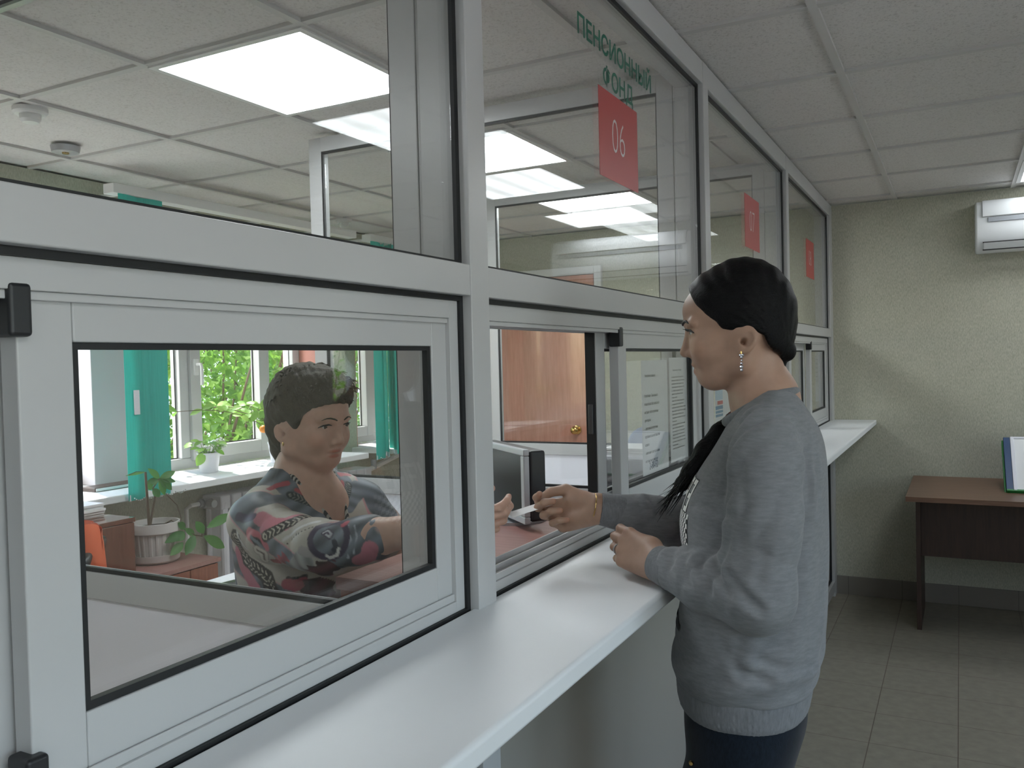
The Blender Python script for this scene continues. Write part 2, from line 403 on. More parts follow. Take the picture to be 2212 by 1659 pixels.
# ------------------------------------------------------------------ the glazed partition with the service windows
part = thing('wall_partition', (-.045, 2.4, 0), kind='structure')
POST = [(-1.66, -1.60), (-.245, -.187), (1.172, 1.230), (2.601, 2.660), (4.000, 4.058), (5.440, YE)]
ZR0, ZR1, ZC, ZTOP = 1.5724, 1.622, 1.070, 2.302
for (a, c) in POST:
    B().box(-.09, 0, a, c, 0, H).make('post', M['pvc'], part, bevel=.002)
for (a, c), (d, e) in zip(POST[:-1], POST[1:]):
    B().box(-.088, -.001, c, d, ZR0, ZR1).make('rail', M['pvc'], part, bevel=.002)
    B().box(-.088, -.001, c, d, ZTOP, H).make('top_rail', M['pvc'], part, bevel=.002)
    B().box(-.088, -.001, c, d, .03, .095).make('bottom_rail', M['pvc'], part, bevel=.002)
    B().box(-.088, -.004, c, d, ZC-.045, ZC-.006).make('sill_rail', M['pvc'], part, bevel=.002)
    B().box(-.055, -.030, c, d, .095, ZC-.03).make('lower_panel', M['beige_panel'], part)
    b = B().ring('x', -.031, -.017, c, d, .095, ZC-.045, .010, .010, .008, .008); b.m = 0
    b.ring('x', -.0235, -.0165, c, d, ZR1, ZTOP, .011, .011, .006, .011)
    b.ring('x', -.0225, -.0165, c, d, ZC-.006, ZR0, .010, .010, .009, .008)
    b.make('gasket', M['rubber'], part)
    B().box(-.030, -.024, c+.002, d-.002, ZR1-.005, ZTOP+.005).make('upper_pane', M['glass'], part)
    # sliding track
    b = B().ring('x', -.088, -.021, c+.010, d-.010, ZC+.003, ZR0-.008, .025, .025, .017, .028)
    for x in (-.026, -.057, -.0865): b.box(x-.0015, x+.0015, c+.035, d-.035, ZC+.02, ZC+.032); b.box(x-.0015, x+.0015, c+.035, d-.035, ZR0-.044, ZR0-.036)
    b.make('sliding_track', M['pvc'], part, bevel=.001)

def sash(y0, y1, xf, label, cap=None, edge=False, tab=False):
    """one sliding sash; xf = its front face"""
    xb = xf-.024; z0, z1 = ZC+.024, ZR0-.034
    t = thing('sliding_sash', (xf-.012, (y0+y1)/2, z0), label, 'sliding window', 'sliding sashes of the service windows')
    B().ring('x', xb, xf, y0, y1, z0, z1, .053, .053, .058, .046).make('sash_frame', M['pvc'], t, bevel=.002)
    B().ring('x', xf-.012, xf-.003, y0+.053, y1-.053, z0+.058, z1-.046, .0065, .009, .008, .0065).make('gasket', M['rubber'], t)
    B().box(xf-.015, xf-.010, y0+.05, y1-.05, z0+.055, z1-.043).make('pane', M['glass'], t)
    if cap:
        for (a, c) in ((z1-.042, z1+.004), (z0+.001, z0+.041)):
            B().box(xf-.02, xf+.010, y0-.011, y0+.010, a, c).make('stopper', M['black'], t, bevel=.004, seg=3)
    if edge:
        b = B().box(xb-.002, xf-.003, y0-.004, y0+.001, z0+.005, z1-.005); b.make('edge_seal', M['rubber'], t)
        b = B().box(xb+.004, xf-.008, y0-.008, y0-.003, z0+.20, z0+.27); b.make('latch', M['steel'], t, bevel=.002)
    return t
XF, XK = -.029, -.058
sash(.449, 1.150, XF, 'near sliding sash, closed, the seated clerk seen through it', True)
sash(-.18, .472, XK, 'sliding sash cut off at the left edge of the picture, behind the near one')
sash(1.901, 2.585, XF, 'front sliding sash with two printed sheets behind its glass', True)
sash(1.832, 2.52, XK, 'rear sliding sash with black edge, pushed back beside the open gap', edge=True)
sash(3.36, 3.985, XF, 'front sliding sash mostly hidden behind the standing woman', True)
sash(2.672, 3.38, XK, 'sliding sash with the blue and red leaflet, behind the woman\'s neck')
sash(4.80, 5.425, XF, 'farthest front sliding sash, next to the end wall', True)
sash(4.07, 4.82, XK, 'farthest rear sliding sash, by the woman\'s ponytail tie')

# white counter shelf
b = B().box(-.016, .2365, -1.7, YE, ZC-.030, ZC)
cs = b.make('counter_shelf', M['counter'], None, bevel=.007, seg=4, tags=('long white counter shelf running under the service windows', 'counter'))
for y in (.42, .90, 2.62, 4.03):
    b = B().prism([(-.02,0),(.19,0),(.19,-.018),(.02,-.17),(-.02,-.17)], lambda a, c, t, y=y: (a, y+t, ZC-.031+c), -.008, .008); b.make('bracket', M['steel'], cs)

# number signs and lettering on the upper panes
def sign(y0, z0, txt, label):
    t = thing('number_sign', (-.0225, y0+.128, z0), label, 'sign', 'red window number signs')
    B().box(-.0236, -.0226, y0, y0+.256, z0, z0+.20).make('plate', M['film_red'], t)
    b = B(); text_mesh(b, txt, lambda u, v, w_: (-.0223+w_*.2, y0+.122+u, z0+.066+v), .118, -.0022, .80, align='CENTER'); b.make('number', M['film_white'], t)
sign(1.794, 1.881, '06', 'red square sign with white number 06 under the green lettering')
sign(3.252, 1.881, '07', 'red square sign with white number 07 on the third pane')
sign(4.69, 1.881, '08', 'red square sign with white number 08 on the last pane')
t = thing('vinyl_lettering', (-.041, 1.97, 2.12), 'green Cyrillic vinyl lettering on the pane above the red 06 sign', 'lettering')
def fit_text(s, ya, yb, z0, cap):
    q = B(); text_mesh(q, s, lambda u, v, w_: (u, v, w_), 1.0, .018); a = np.array(q.v); k = cap/.7
    sx = (yb-ya)/(a[:,0].max()-a[:,0].min()); u0 = a[:,0].min()
    q.v = [(-.0236+.0006, ya+(x-u0)*sx, z0+y*k) for x, y, _ in q.v]; return q
fit_text('ПЕНСИОННЫЙ', 1.683, 2.167, 2.160, .0425).make('top_word', M['film_green'], t)
fit_text('ФОНД', 1.826, 2.024, 2.0905, .0425).make('lower_word', M['film_green'], t)

# notices behind the glass
def sheet(y0, y1, z0, z1, x, label, lines, ink, bend=0):
    t = thing('notice_sheet', (x, (y0+y1)/2, z0), label, 'notice', 'printed notices behind the glass')
    b = B().box(x-.0006, x, y0, y1, z0, z1); b.make('paper', M['paper'], t)
    b = B()
    for (u, v, s, size, wmax) in lines:
        q = B(); text_mesh(q, s, lambda a, c, d: (a, c, d), 1.0, .01); a = np.array(q.v); k = size/.7; wd = (a[:,0].max())*k*.8
        sx = k*.8 if wd < wmax else k*.8*wmax/wd
        b.add([(x+.0004, y0+u+p[0]*sx, z0+v+p[1]*k) for p in q.v], q.f)
    if b.v: b.make('printed_text', ink, t)
    return t
L1 = [(.025,.258,'Уважаемые клиенты!',.0075,.15)]
for i, s in enumerate(['Управление   Пенсионного','фонда просит Вас записаться','на прием заблаговременно','для подачи','- заявления на получение','сертификата на материнский','капитал','- заявления о распоряжении','материнским капиталом']):
    L1.append((.020, .205-.0215*i, s, .0075, .17))
L1.append((.05, .012, '2-30-52', .020, .15))
sheet(2.110, 2.330, 1.160, 1.462, -.0465, 'white sheet of large print with phone number, left of the two notices', L1, M['ink_pale'])
rr = random.Random(4); W_ = ['перечень','документов','для','назначения','пенсии','по','старости','и','справка','о','стаже','работы','паспорт','гражданина','копия','трудовой','книжки','заявление','выплаты','личный','прием']
L2 = [(.03,.262,'Перечень документов, необходимых',.0042,.15)]
for i in range(22):
    s = ''
    while len(s) < (44 if i % 7 != 6 else 16): s += rr.choice(W_)+' '
    L2.append((.018, .242-.0098*i, s, .0042, .172 if i % 7 != 6 else .07))
sheet(2.352, 2.556, 1.168, 1.468, -.0465, 'white sheet of small print at the woman\'s chin, right of the two notices', L2, M['ink'])
t = thing('notice_sheet', (-.0745, 3.06, 1.25), 'leaflet with blue and red blocks on the pane below the woman\'s chin', 'notice', 'printed notices behind the glass')
B().box(-.076, -.0754, 2.965, 3.19, 1.20, 1.385).make('paper', M['paper'], t)
B().box(-.0752, -.0750, 2.972, 3.075, 1.315, 1.38).make('pale_block', M['sky_print'], t)
B().box(-.0752, -.0750, 2.998, 3.075, 1.298, 1.311).make('red_block', M['red'], t)
b = B().box(-.0752, -.0750, 2.972, 3.075, 1.281, 1.294); b.box(-.0752, -.0750, 2.972, 3.075, 1.268, 1.277); b.box(-.0752, -.0750, 2.972, 3.075, 1.255, 1.264); b.make('blue_block', M['cyan_print'], t)
t = sheet(5.10, 5.30, 1.20, 1.475, -.0465, 'narrow faded notice on the farthest sliding pane', [(.02,.24-.025*i,'прием граждан',.008,.15) for i in range(6)], M['ink_pale'])

# ------------------------------------------------------------------ glazed screens between the clerks' places
def screen(y, label):
    t = thing('glazed_screen', (-.8, y, ZO), label, 'glass screen', 'glazed screens between the office desks')
    a, c = y-.0225, y+.0225
    B().box(-1.562, -1.503, a, c, ZO, 2.357).make('post', M['pvc'], t, bevel=.002)
    b = B().box(-.152, -.0995, a, c, ZO, 2.357); b.box(-.0985, -.0905, a+.001, c-.001, ZO, 2.357); b.make('post', M['pvc'], t, bevel=.0015)
    B().box(-1.503, -.152, a, c, 2.302, 2.357).make('top_rail', M['pvc'], t, bevel=.002)
    B().box(-1.503, -.152, a, c, .983, 1.040).make('middle_rail', M['pvc'], t, bevel=.002)
    B().box(-1.503, -.152, a, c, ZO, ZO+.06).make('bottom_rail', M['pvc'], t, bevel=.002)
    B().box(-1.503, -.152, y-.012, y+.012, ZO+.06, .983).make('lower_panel', M['pvc_panel'], t)
    B().ring('y', a+.004, a+.014, -1.503, -.152, 1.040, 2.302, .007, .004, .009, .009).make('gasket', M['rubber'], t)
    B().box(-1.50, -.155, y-.003, y+.003, 1.037, 2.305).make('pane', M['glass'], t)
screen(1.201, 'nearest glazed screen, in front of the seated clerk')
screen(2.632, 'middle glazed screen, behind the seated clerk and the monitor')
screen(4.030, 'farthest glazed screen, in front of the brown office door')

# ------------------------------------------------------------------ ceiling fittings
def lamp(i, j, mt, label, grp):
    x0 = .3545+.6*i; y0 = 2.362+.6*j
    t = thing('ceiling_lamp', (x0+.3, y0+.3, H-.004), label, 'ceiling light', grp)
    b = B(); e = .026
    b.box(x0+.005, x0+.595, y0+.005, y0+e, H-.006, H+.004); b.box(x0+.005, x0+.595, y0+.6-e, y0+.595, H-.006, H+.004)
    b.box(x0+.005, x0+e, y0+e, y0+.6-e, H-.006, H+.004); b.box(x0+.6-e, x0+.595, y0+e, y0+.6-e, H-.006, H+.004)
    b.make('frame', M['white'], t)
    B().box(x0+e, x0+.6-e, y0+e, y0+.6-e, H-.004, H+.003).make('diffuser', mt, t)
g = 'square ceiling lights of the office'
lamp(-3, -1, M['lamp_office'], 'bright square ceiling light above the seated clerk', g)
lamp(-3, 1, M['lamp_office'], 'bright square ceiling light just behind the middle glass screen', g)
lamp(-3, 3, M['lamp_office'], 'farthest bright square ceiling light of the office, before the end wall', g)
lamp(-3, -5, M['lamp_office'], 'bright square ceiling light of the office nearest the camera, out of frame', g)
g = 'square ceiling lights of the hall'
lamp(1, 4, M['lamp_hall'], 'square ceiling light of the hall beside the air conditioner', g)
lamp(1, 2, M['lamp_hall'], 'square hall ceiling light reflected as a striped panel in the upper glass', g)

lamp(1, -4, M['lamp_hall'], 'square hall ceiling light beside the camera, out of frame', g)
lamp(1, -7, M['lamp_hall'], 'square hall ceiling light far behind the camera, out of frame', g)
for (x, y, lb, r) in ((-2.109, 1.835, 'white smoke detector on the office ceiling, left of the bright lamp', .055), (-2.655, 4.182, 'white smoke detector on the office ceiling seen through the middle screen', .05)):
    t = thing('smoke_detector', (x, y, H-.05), lb, 'smoke detector', 'smoke detectors on the office ceiling')
    B().lathe([(.001,.05),(r,.05),(r,.036),(r*.85,.028),(.001,.028)][::-1], (x, y, H-.05), 28).make('base', M['white'], t, smooth=.5)
    B().lathe([(.001,0),(r*.45,.002),(r*.6,.012),(r*.62,.03)], (x, y, H-.05), 28).make('head', M['white'], t, smooth=.6)
t = thing('ceiling_spotlight', (-2.465, 2.21, H-.03), 'small round ceiling sprinkler rose near the window wall', 'ceiling fitting')
B().lathe([(.001,.006),(.05,.006),(.055,.03),(.001,.03)], (-2.465, 2.21, H-.03), 28).make('rose', M['silver'], t, smooth=.5)
B().lathe([(.001,0),(.012,.001),(.014,.007),(.001,.008)], (-2.465, 2.21, H-.03), 16).make('nozzle', M['brass'], t, smooth=.5)

# blind rail along the window wall
def rail(y0, y1, label):
    t = thing('blind_rail', (-2.62, (y0+y1)/2, 2.255), label, 'blind rail', 'white rails of the vertical blinds')
    B().box(-2.66, -2.59, y0, y1, 2.256, 2.30).make('rail_profile', M['white'], t, bevel=.003)
    for y in np.linspace(y0+.15, y1-.15, 4): B().box(XW, -2.64, y-.012, y+.012, 2.285, 2.298).make('wall_bracket', M['white'], t)
rail(2.52, 4.22, 'white blind rail above the window with the flower pot')
rail(4.36, 5.42, 'white blind rail behind the middle glass screen')
def blind(slats, z0, z1, label, chain=True):
    y = sum(s[0] for s in slats)/len(slats)
    t = thing('vertical_blind', (-2.62, y, z0), label, 'blind', 'drawn back turquoise vertical blinds')
    for (yc, xc, ang, wd, dz) in slats:
        b = B(); n = 9; ca, sa = math.cos(ang), math.sin(ang); pr = []
        for k in range(n):
            u = (k/(n-1)-.5)*wd; c_ = .012*(1-(2*k/(n-1)-1)**2); pr.append((u, c_))
        poly = [(u, c_+.0006) for u, c_ in pr]+[(u, c_-.0006) for u, c_ in pr[::-1]]
        b.prism(poly, lambda a, c, q: (xc-a*sa+c*ca, yc+a*ca+c*sa, q), z0+dz, z1); s_ = b.make('slat', M['blind'], t, smooth=.7)
        b = B(); b.obox((xc+.001*ca, yc, z0+dz+.012), (-sa*wd*.47, ca*wd*.47, 0), (.003*ca, .003*sa, 0), (0,0,.014)); b.make('weight', M['pot_white'], s_)
        b = B().box(xc-.004, xc+.004, yc-.004, yc+.004, z1-.002, 2.262); b.make('hanger', M['white'], s_)
    if chain:
        ys = sorted(s[0] for s in slats); b = B()
        for i in range(len(ys)*6):
            f_ = i/(len(ys)*6-1); yy = ys[0]-.05+f_*(ys[-1]-ys[0]+.16); b.tube([(-2.565, yy, z0+.012-.012*abs(math.sin(f_*math.pi*len(ys)))), (-2.565, yy+.004, z0+.012-.012*abs(math.sin(f_*math.pi*len(ys))))], .0028, 6)
        b.make('bead_chain', M['white'], t)
    return t
bt = blind([(2.600,-2.600,.20,.125,0),(2.640,-2.618,.10,.127,.0),(2.685,-2.612,-.05,.127,.004),(2.715,-2.622,.05,.127,.0),(2.722,-2.600,-.12,.112,.002)], .893, 2.255, 'turquoise vertical blind bunched at the left of the pot window')
B().box(-2.5785, -2.577, 2.575, 2.606, 1.275, 1.385).make('cord_weight', M['pot_white'], bt, bevel=.001)
blind([(4.42,-2.60,.15,.127,.0),(4.50,-2.615,.9,.127,.01),(4.56,-2.605,1.0,.127,.02),(4.615,-2.60,.1,.127,.012),(4.70,-2.61,1.2,.127,.0)], .875, 2.255, 'turquoise vertical blind seen through the middle screen, right of the clerk\'s face')
# ------------------------------------------------------------------ hall furniture on the end wall
t = thing('air_conditioner', (1.255, YE-.1, 2.0), 'white wall-mounted air conditioner high on the green end wall', 'air conditioner')
prof = [(0,2.015),(-.13,2.005),(-.165,2.02),(-.195,2.06),(-.205,2.12),(-.200,2.20),(-.185,2.255),(-.155,2.285),(-.06,2.298),(0,2.298)]
B().prism(prof, lambda a, c, q: (q, YE-.001+a, c), .765, 1.745).make('body', M['aircon'], t, bevel=.012, seg=4)
fp = [(-.2065,2.198),(-.203,2.225),(-.187,2.262),(-.160,2.288),(-.12,2.296)]
poly = fp+[(a+.006, c-.004) for a, c in fp[::-1]]
B().prism(poly, lambda a, c, q: (q, YE-.005+a, c), .80, 1.71).make('front_panel', M['aircon'], t, bevel=.002)
B().box(.826, 1.69, YE-.2095, YE-.197, 2.166, 2.191).make('grey_stripe', M['aircon_grey'], t, bevel=.002)
b = B().prism([(-.199,2.055),(-.172,2.022),(-.166,2.025),(-.193,2.060)], lambda a, c, q: (q, YE-.004+a, c), .805, 1.705); b.make('louver', M['aircon'], t, bevel=.001)
b = B().prism([(-.2025,2.060),(-.199,2.054),(-.19,2.056),(-.19,2.062)], lambda a, c, q: (q, YE-.003+a, c), .80, 1.71); b.prism([(-.170,2.022),(-.166,2.017),(-.16,2.02),(-.16,2.026)], lambda a, c, q: (q, YE-.003+a, c), .80, 1.71); b.make('louver_gap', M['steel'], t)
b = B()
for (r0, r1) in ((.048,.041), (.022,.017)):
    n = 32
    for j in range(n):
        a0, a1 = 2*math.pi*j/n, 2*math.pi*(j+1)/n
        P4 = [(1.655+r*math.cos(a), 2.236+.5*r*math.sin(a)) for r, a in ((r0,a0),(r0,a1),(r1,a1),(r1,a0))]
        b.add([(x, YE-.2035+.35*(z-2.225), z) for x, z in P4], [(0,1,2,3)])
b.make('oval_badge', M['green_frame'], t)

t = thing('side_table', (1.2, 5.05, 0), 'brown wooden table against the end wall under the air conditioner', 'table')
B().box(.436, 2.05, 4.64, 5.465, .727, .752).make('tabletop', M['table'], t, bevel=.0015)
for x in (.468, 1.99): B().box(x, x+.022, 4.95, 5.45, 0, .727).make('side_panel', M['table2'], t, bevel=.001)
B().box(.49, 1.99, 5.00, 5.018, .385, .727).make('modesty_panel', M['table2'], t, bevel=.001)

t = thing('display_board', (1.25, 5.05, .752), 'white display board in a green and blue edged stand, leaning on the brown table', 'display board')
y0, z0, y1, z1 = 4.93, .755, 5.27, .985; L_ = math.hypot(y1-y0, z1-z0); dy, dz = (y1-y0)/L_, (z1-z0)/L_; ny, nz = -dz, dy
def bp(u, v, n_): return (u, y0+dy*v+ny*n_, z0+dz*v+nz*n_)
def bbox(b, u0, u1, v0, v1, n0, n1): return b.prism([(u0,v0),(u1,v0),(u1,v1),(u0,v1)], bp, n0, n1)
bbox(B(), .93, 1.56, 0, L_, 0, .012).make('sheet', M['paper'], t)
b = bbox(B(), .915, .932, -.005, L_+.01, -.004, .018); bbox(b, 1.558, 1.575, -.005, L_+.01, -.004, .018); bbox(b, .932, 1.558, L_-.004, L_+.01, -.004, .018); b.make('clear_edge', M['pot_white'], t, bevel=.002)
b = bbox(B(), .884, .915, -.005, L_+.01, -.03, .012); b.make('blue_edge', M['navy'], t, bevel=.002); bbox(B(), 1.575, 1.60, -.005, L_+.01, -.03, .012).make('blue_edge', M['navy'], t, bevel=.002)
b = bbox(B(), .876, .886, -.005, L_+.01, -.045, -.01); bbox(b, .884, 1.6, -.008, .004, -.045, .018); b.make('green_edge', M['green_frame'], t, bevel=.002)
b = B().box(.98, 1.5, 5.25, 5.258, .752, .958); b.make('back_stay', M['navy'], t)

# ------------------------------------------------------------------ the clerk's place
t = thing('office_desk', (-.32, 1.9, ZO), 'red-brown desk behind the open service window', 'desk')
B().box(-.545, -.105, 1.475, 2.58, .972, 1.0).make('desktop', M['desk'], t, bevel=.001)
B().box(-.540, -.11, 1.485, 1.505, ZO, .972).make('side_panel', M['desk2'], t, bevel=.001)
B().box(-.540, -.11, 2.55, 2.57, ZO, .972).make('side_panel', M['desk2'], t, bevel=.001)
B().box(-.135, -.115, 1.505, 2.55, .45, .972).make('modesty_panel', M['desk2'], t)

# monitor, turned to the clerk
t = thing('computer_monitor', (-.50, 2.20, 1.0), 'dark computer monitor with silver rim on the desk', 'monitor')
R_ = V3((-.365, 2.075, 0)); Lp = V3((-.66, 2.33, 0)); ux = (R_-Lp)/np.linalg.norm(R_-Lp); nn = V3((-ux[1], ux[0], 0)); nn = -nn if nn[1] > 0 else nn
cM = (R_+Lp)/2; hw = np.linalg.norm(R_-Lp)/2
def mbox(u0, u1, n0, n1, z0_, z1_, b=None):
    b = b or B(); return b.obox(cM+ux*(u0+u1)/2+nn*(n0+n1)/2+V3((0,0,(z0_+z1_)/2)), ux*(u1-u0)/2, nn*(n1-n0)/2, (0,0,(z1_-z0_)/2))
mbox(-hw, hw, -.055, -.006, 1.025, 1.222).make('case', M['black'], t, bevel=.008)
b = B(); mbox(-hw, hw, -.006, .012, 1.020, 1.040, b); mbox(-hw, hw, -.006, .012, 1.208, 1.226, b); mbox(-hw, -hw+.02, -.006, .012, 1.04, 1.208, b); mbox(hw-.024, hw, -.006, .012, 1.04, 1.208, b)
b.make('bezel', M['silver'], t, bevel=.003)
mbox(-hw+.02, hw-.02, -.004, .004, 1.04, 1.208).make('screen', M['screen'], t)
b = B().lathe([(.001,1.0),(.10,1.0),(.10,1.008),(.03,1.014),(.001,1.014)], (cM[0]-nn[0]*.03, cM[1]-nn[1]*.03, 0), 28); mbox(-.03, .03, -.05, -.02, 1.008, 1.06, b); b.make('stand', M['silver'], t, smooth=.5)

t = thing('desk_binder', (-.2, 2.39, 1.0), 'grey binder with a white and red spine label, upright at the back of the desk', 'binder')
B().box(-.285, -.115, 2.385, 2.412, 1.0, 1.168).make('cover', M['grey_binder'], t, bevel=.003)
B().box(-.285, -.262, 2.3838, 2.385, 1.0, 1.165).make('spine_label', M['paper'], t)
B().box(-.285, -.262, 2.3830, 2.3837, 1.128, 1.148).make('red_mark', M['red'], t)
t = thing('desk_printer', (-.20, 2.50, 1.0), 'white-topped grey printer at the back of the desk, behind the binder', 'printer')
B().box(-.283, -.113, 2.418, 2.585, 1.001, 1.16).make('body', M['grey_binder'], t, bevel=.006)
B().box(-.286, -.112, 2.416, 2.587, 1.16, 1.176).make('lid', M['pot_white'], t, bevel=.004)
for k in range(3): B().box(-.282, -.116, 2.42, 2.58, 1.1765+.008*k, 1.1825+.008*k).make('paper', M['paper'], t)
t = thing('desk_folder', (-.19, 2.28, 1.0), 'flat brown cardboard folder lying in front of the binder', 'folder')
B().box(-.25, -.125, 2.20, 2.37, 1.0, 1.018).make('cover', M['table'], t, bevel=.002)
B().box(-.245, -.13, 2.205, 2.365, 1.018, 1.03).make('papers', M['paper'], t)

def chair(loc, rot, fab, label, zs=.45, sw=.44, back_h=.45):
    """swivel chair; loc on the floor, rot = facing direction"""
    t = thing('office_chair', loc, label, 'chair')
    x, y, z = loc; c, s = math.cos(rot), math.sin(rot)
    f = lambda a, l, h: (x+a*c-l*s, y+a*s+l*c, z+h)
    def slab(poly, lo, hi, nm, mt, bv):
        B().prism(poly, lambda a, l, q: f(a, l, q), lo, hi).make(nm, mt, t, bevel=bv, seg=4)
    r = [( .22*math.copysign(abs(math.cos(a))**.5, math.cos(a)), sw/2*math.copysign(abs(math.sin(a))**.5, math.sin(a))) for a in np.linspace(0, 2*math.pi, 28, endpoint=False)]
    slab(r, zs-.06, zs, 'seat', fab, .02)
    rb = [(sw/2*.95*math.copysign(abs(math.cos(a))**.6, math.cos(a)), .5+.5*math.copysign(abs(math.sin(a))**.6, math.sin(a))) for a in np.linspace(0, 2*math.pi, 32, endpoint=False)]
    B().prism(rb, lambda l, h, q: f(-.215-q-.05*h, l, zs+.12+h*(back_h-.12)), 0, .05).make('backrest', fab, t, bevel=.018, seg=4)
    B().tube([f(-.10,0,zs-.07), f(-.26,0,zs-.06), f(-.285,0,zs+.2)], .016, 10).make('back_bar', M['black'], t, smooth=.6)
    B().cyl(f(0,0,.09), f(0,0,zs-.06), .025).make('column', M['black'], t, smooth=.6)
    for k in range(5):
        a = 2*math.pi*k/5+.3; e = f(.26*math.cos(a), .26*math.sin(a), .065)
        l_ = B().tube([f(0,0,.10), e], [.022,.013], 8).make('leg', M['black'], t, smooth=.6)
        B().cyl(tuple(V3(e)+V3((.011*c,.011*s,-.035))), tuple(V3(e)+V3((-.011*c,-.011*s,-.035))), .028, n=16).make('caster', M['black'], l_, smooth=.6)
    return t
chair((-.775, 1.61, ZO), -.1, M['black'], 'black low-backed swivel chair the clerk sits on', .485, .44, .26)
chair((-2.16, 1.70, ZO), -2.35, M['black'], 'swivel chair under the orange jacket, by the window', .45, .42, .29)
chair((-.43, 3.10, ZO), -1.5708, M['blue_pale'], 'pale blue swivel chair in the next place, behind the middle screen', .52, .28, .52)

J_ = thing('jacket', (-2.02, 1.88, .62), 'orange jacket with blue lining hung over the swivel chair by the window', 'jacket')
def drape(x0, y0, x1, y1, ztop, zbot, th, nm, mt, ph, par, n=26, mz=22):
    b = B(); d = V3((x1-x0, y1-y0, 0)); L = np.linalg.norm(d); d /= L; nn_ = V3((-d[1], d[0], 0)); G = []
    for j in range(mz+1):
        v = j/mz; row = []
        for i in range(n+1):
            u = i/n; e = 4*(u-.5)**2; zt = ztop-.05*e**2; sl = .012*math.sin(u*17+ph+v*2)+.006*math.sin(u*39+v*5+ph)
            row.append(V3((x0,y0,0))+d*L*(u+(u-.5)*.10*v)+nn_*(sl*(.3+v)+th*math.sin(math.pi*u)*.5)+V3((0,0,zt+(zbot-zt)*v)))
        G.append(row)
    vs = [p for r in G for p in r]+[p-nn_*.006 for r in G for p in r]; N_ = (n+1)*(mz+1); fs = []
    for j in range(mz):
        for i in range(n):
            a = j*(n+1)+i; f_ = (a, a+1, a+n+2, a+n+1); fs += [f_, tuple(k+N_ for k in f_[::-1])]
    b.add(vs, fs); return b.make(nm, mt, par, smooth=2.0)
drape(-2.12, 1.92, -1.84, 1.855, .955, .55, .05, 'back', M['orange'], 0, J_)
drape(-2.03, 1.86, -1.95, 1.845, .905, .58, .02, 'lining', M['blue'], 1, J_)
b = B().tube([(-1.91,1.85,.945),(-1.885,1.835,.90),(-1.862,1.83,.80),(-1.85,1.83,.66)], [.035,.045,.043,.038], 16); b.make('sleeve', M['orange'], J_, smooth=1.0)
b = B().tube([(-2.07,1.86,.945),(-2.075,1.84,.90),(-2.07,1.835,.80),(-2.075,1.83,.66)], [.035,.045,.043,.038], 16); b.make('sleeve', M['orange'], J_, smooth=1.0)
# white drawer unit under the sun by the clerk's back
t = thing('drawer_unit', (-1.28, 2.0, ZO), 'white drawer unit with a sheet of paper, behind the clerk\'s back', 'drawer unit')
B().box(-1.44, -1.12, 1.80, 2.25, ZO, .785).make('body', M['white'], t, bevel=.003)
for k in range(3):
    d = B().box(-1.43, -1.13, 1.785, 1.80, ZO+.03+.2*k, ZO+.22+.2*k).make('drawer', M['white'], t, bevel=.002)
    B().tube([(-1.31,1.785,ZO+.15+.2*k),(-1.31,1.77,ZO+.15+.2*k),(-1.21,1.77,ZO+.15+.2*k),(-1.21,1.785,ZO+.15+.2*k)], .004, 8).make('handle', M['metal'], d, smooth=.6)
B().box(-1.43, -1.15, 1.84, 2.20, .785, .8).make('top_paper', M['paper'], t)

# low cabinet, glossy panel, papers by the window
t = thing('low_cabinet', (-2.6, 2.6, ZO), 'low red-brown cabinet under the window, carrying the ribbed plant pot', 'cabinet')
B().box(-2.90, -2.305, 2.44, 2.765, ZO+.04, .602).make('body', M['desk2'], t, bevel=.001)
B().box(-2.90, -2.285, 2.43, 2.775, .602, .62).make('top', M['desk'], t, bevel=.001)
for (a, c) in ((2.447, 2.60), (2.606, 2.758)):
    d = B().box(-2.305, -2.289, a, c, ZO+.05, .597).make('door', M['desk2'], t, bevel=.001)
    B().cyl((-2.289,(a+c)/2,.5),(-2.27,(a+c)/2,.5), .008).make('knob', M['metal'], d, smooth=.6)
t = thing('side_cabinet', (-2.57, 1.9, ZO), 'glossy red-brown cabinet with papers on it, left of the ribbed plant pot', 'cabinet')
B().box(-2.91, -2.26, 1.45, 2.30, ZO, .866).make('body', M['gloss'], t, bevel=.002)
B().box(-2.915, -2.25, 1.44, 2.305, .866, .885).make('top', M['gloss'], t, bevel=.002)
for k in range(3): B().box(-2.259, -2.245, 1.46, 2.295, ZO+.02+.235*k, ZO+.245+.235*k).make('drawer_front', M['gloss'], t, bevel=.002)
t = thing('paper_stack', (-2.5, 2.2, .885), 'stack of papers on the glossy red-brown cabinet', 'papers')
for k in range(5): B().box(-2.60+.008*(k%2), -2.42+.006*(k%3), 2.05+.01*(k%3), 2.29, .8855+.010*k, .8945+.010*k).make('sheet_bundle', M['paper'], t)
t = thing('book', (-2.86, 2.66, ZS), 'dark thin book lying on the sill left of the turquoise blind', 'book')
B().box(-2.90, -2.79, 2.52, 2.80, ZS, ZS+.018).make('cover', M['table2'], t, bevel=.002)
B().box(-2.895, -2.785, 2.525, 2.795, ZS+.003, ZS+.015).make('pages', M['paper'], t)

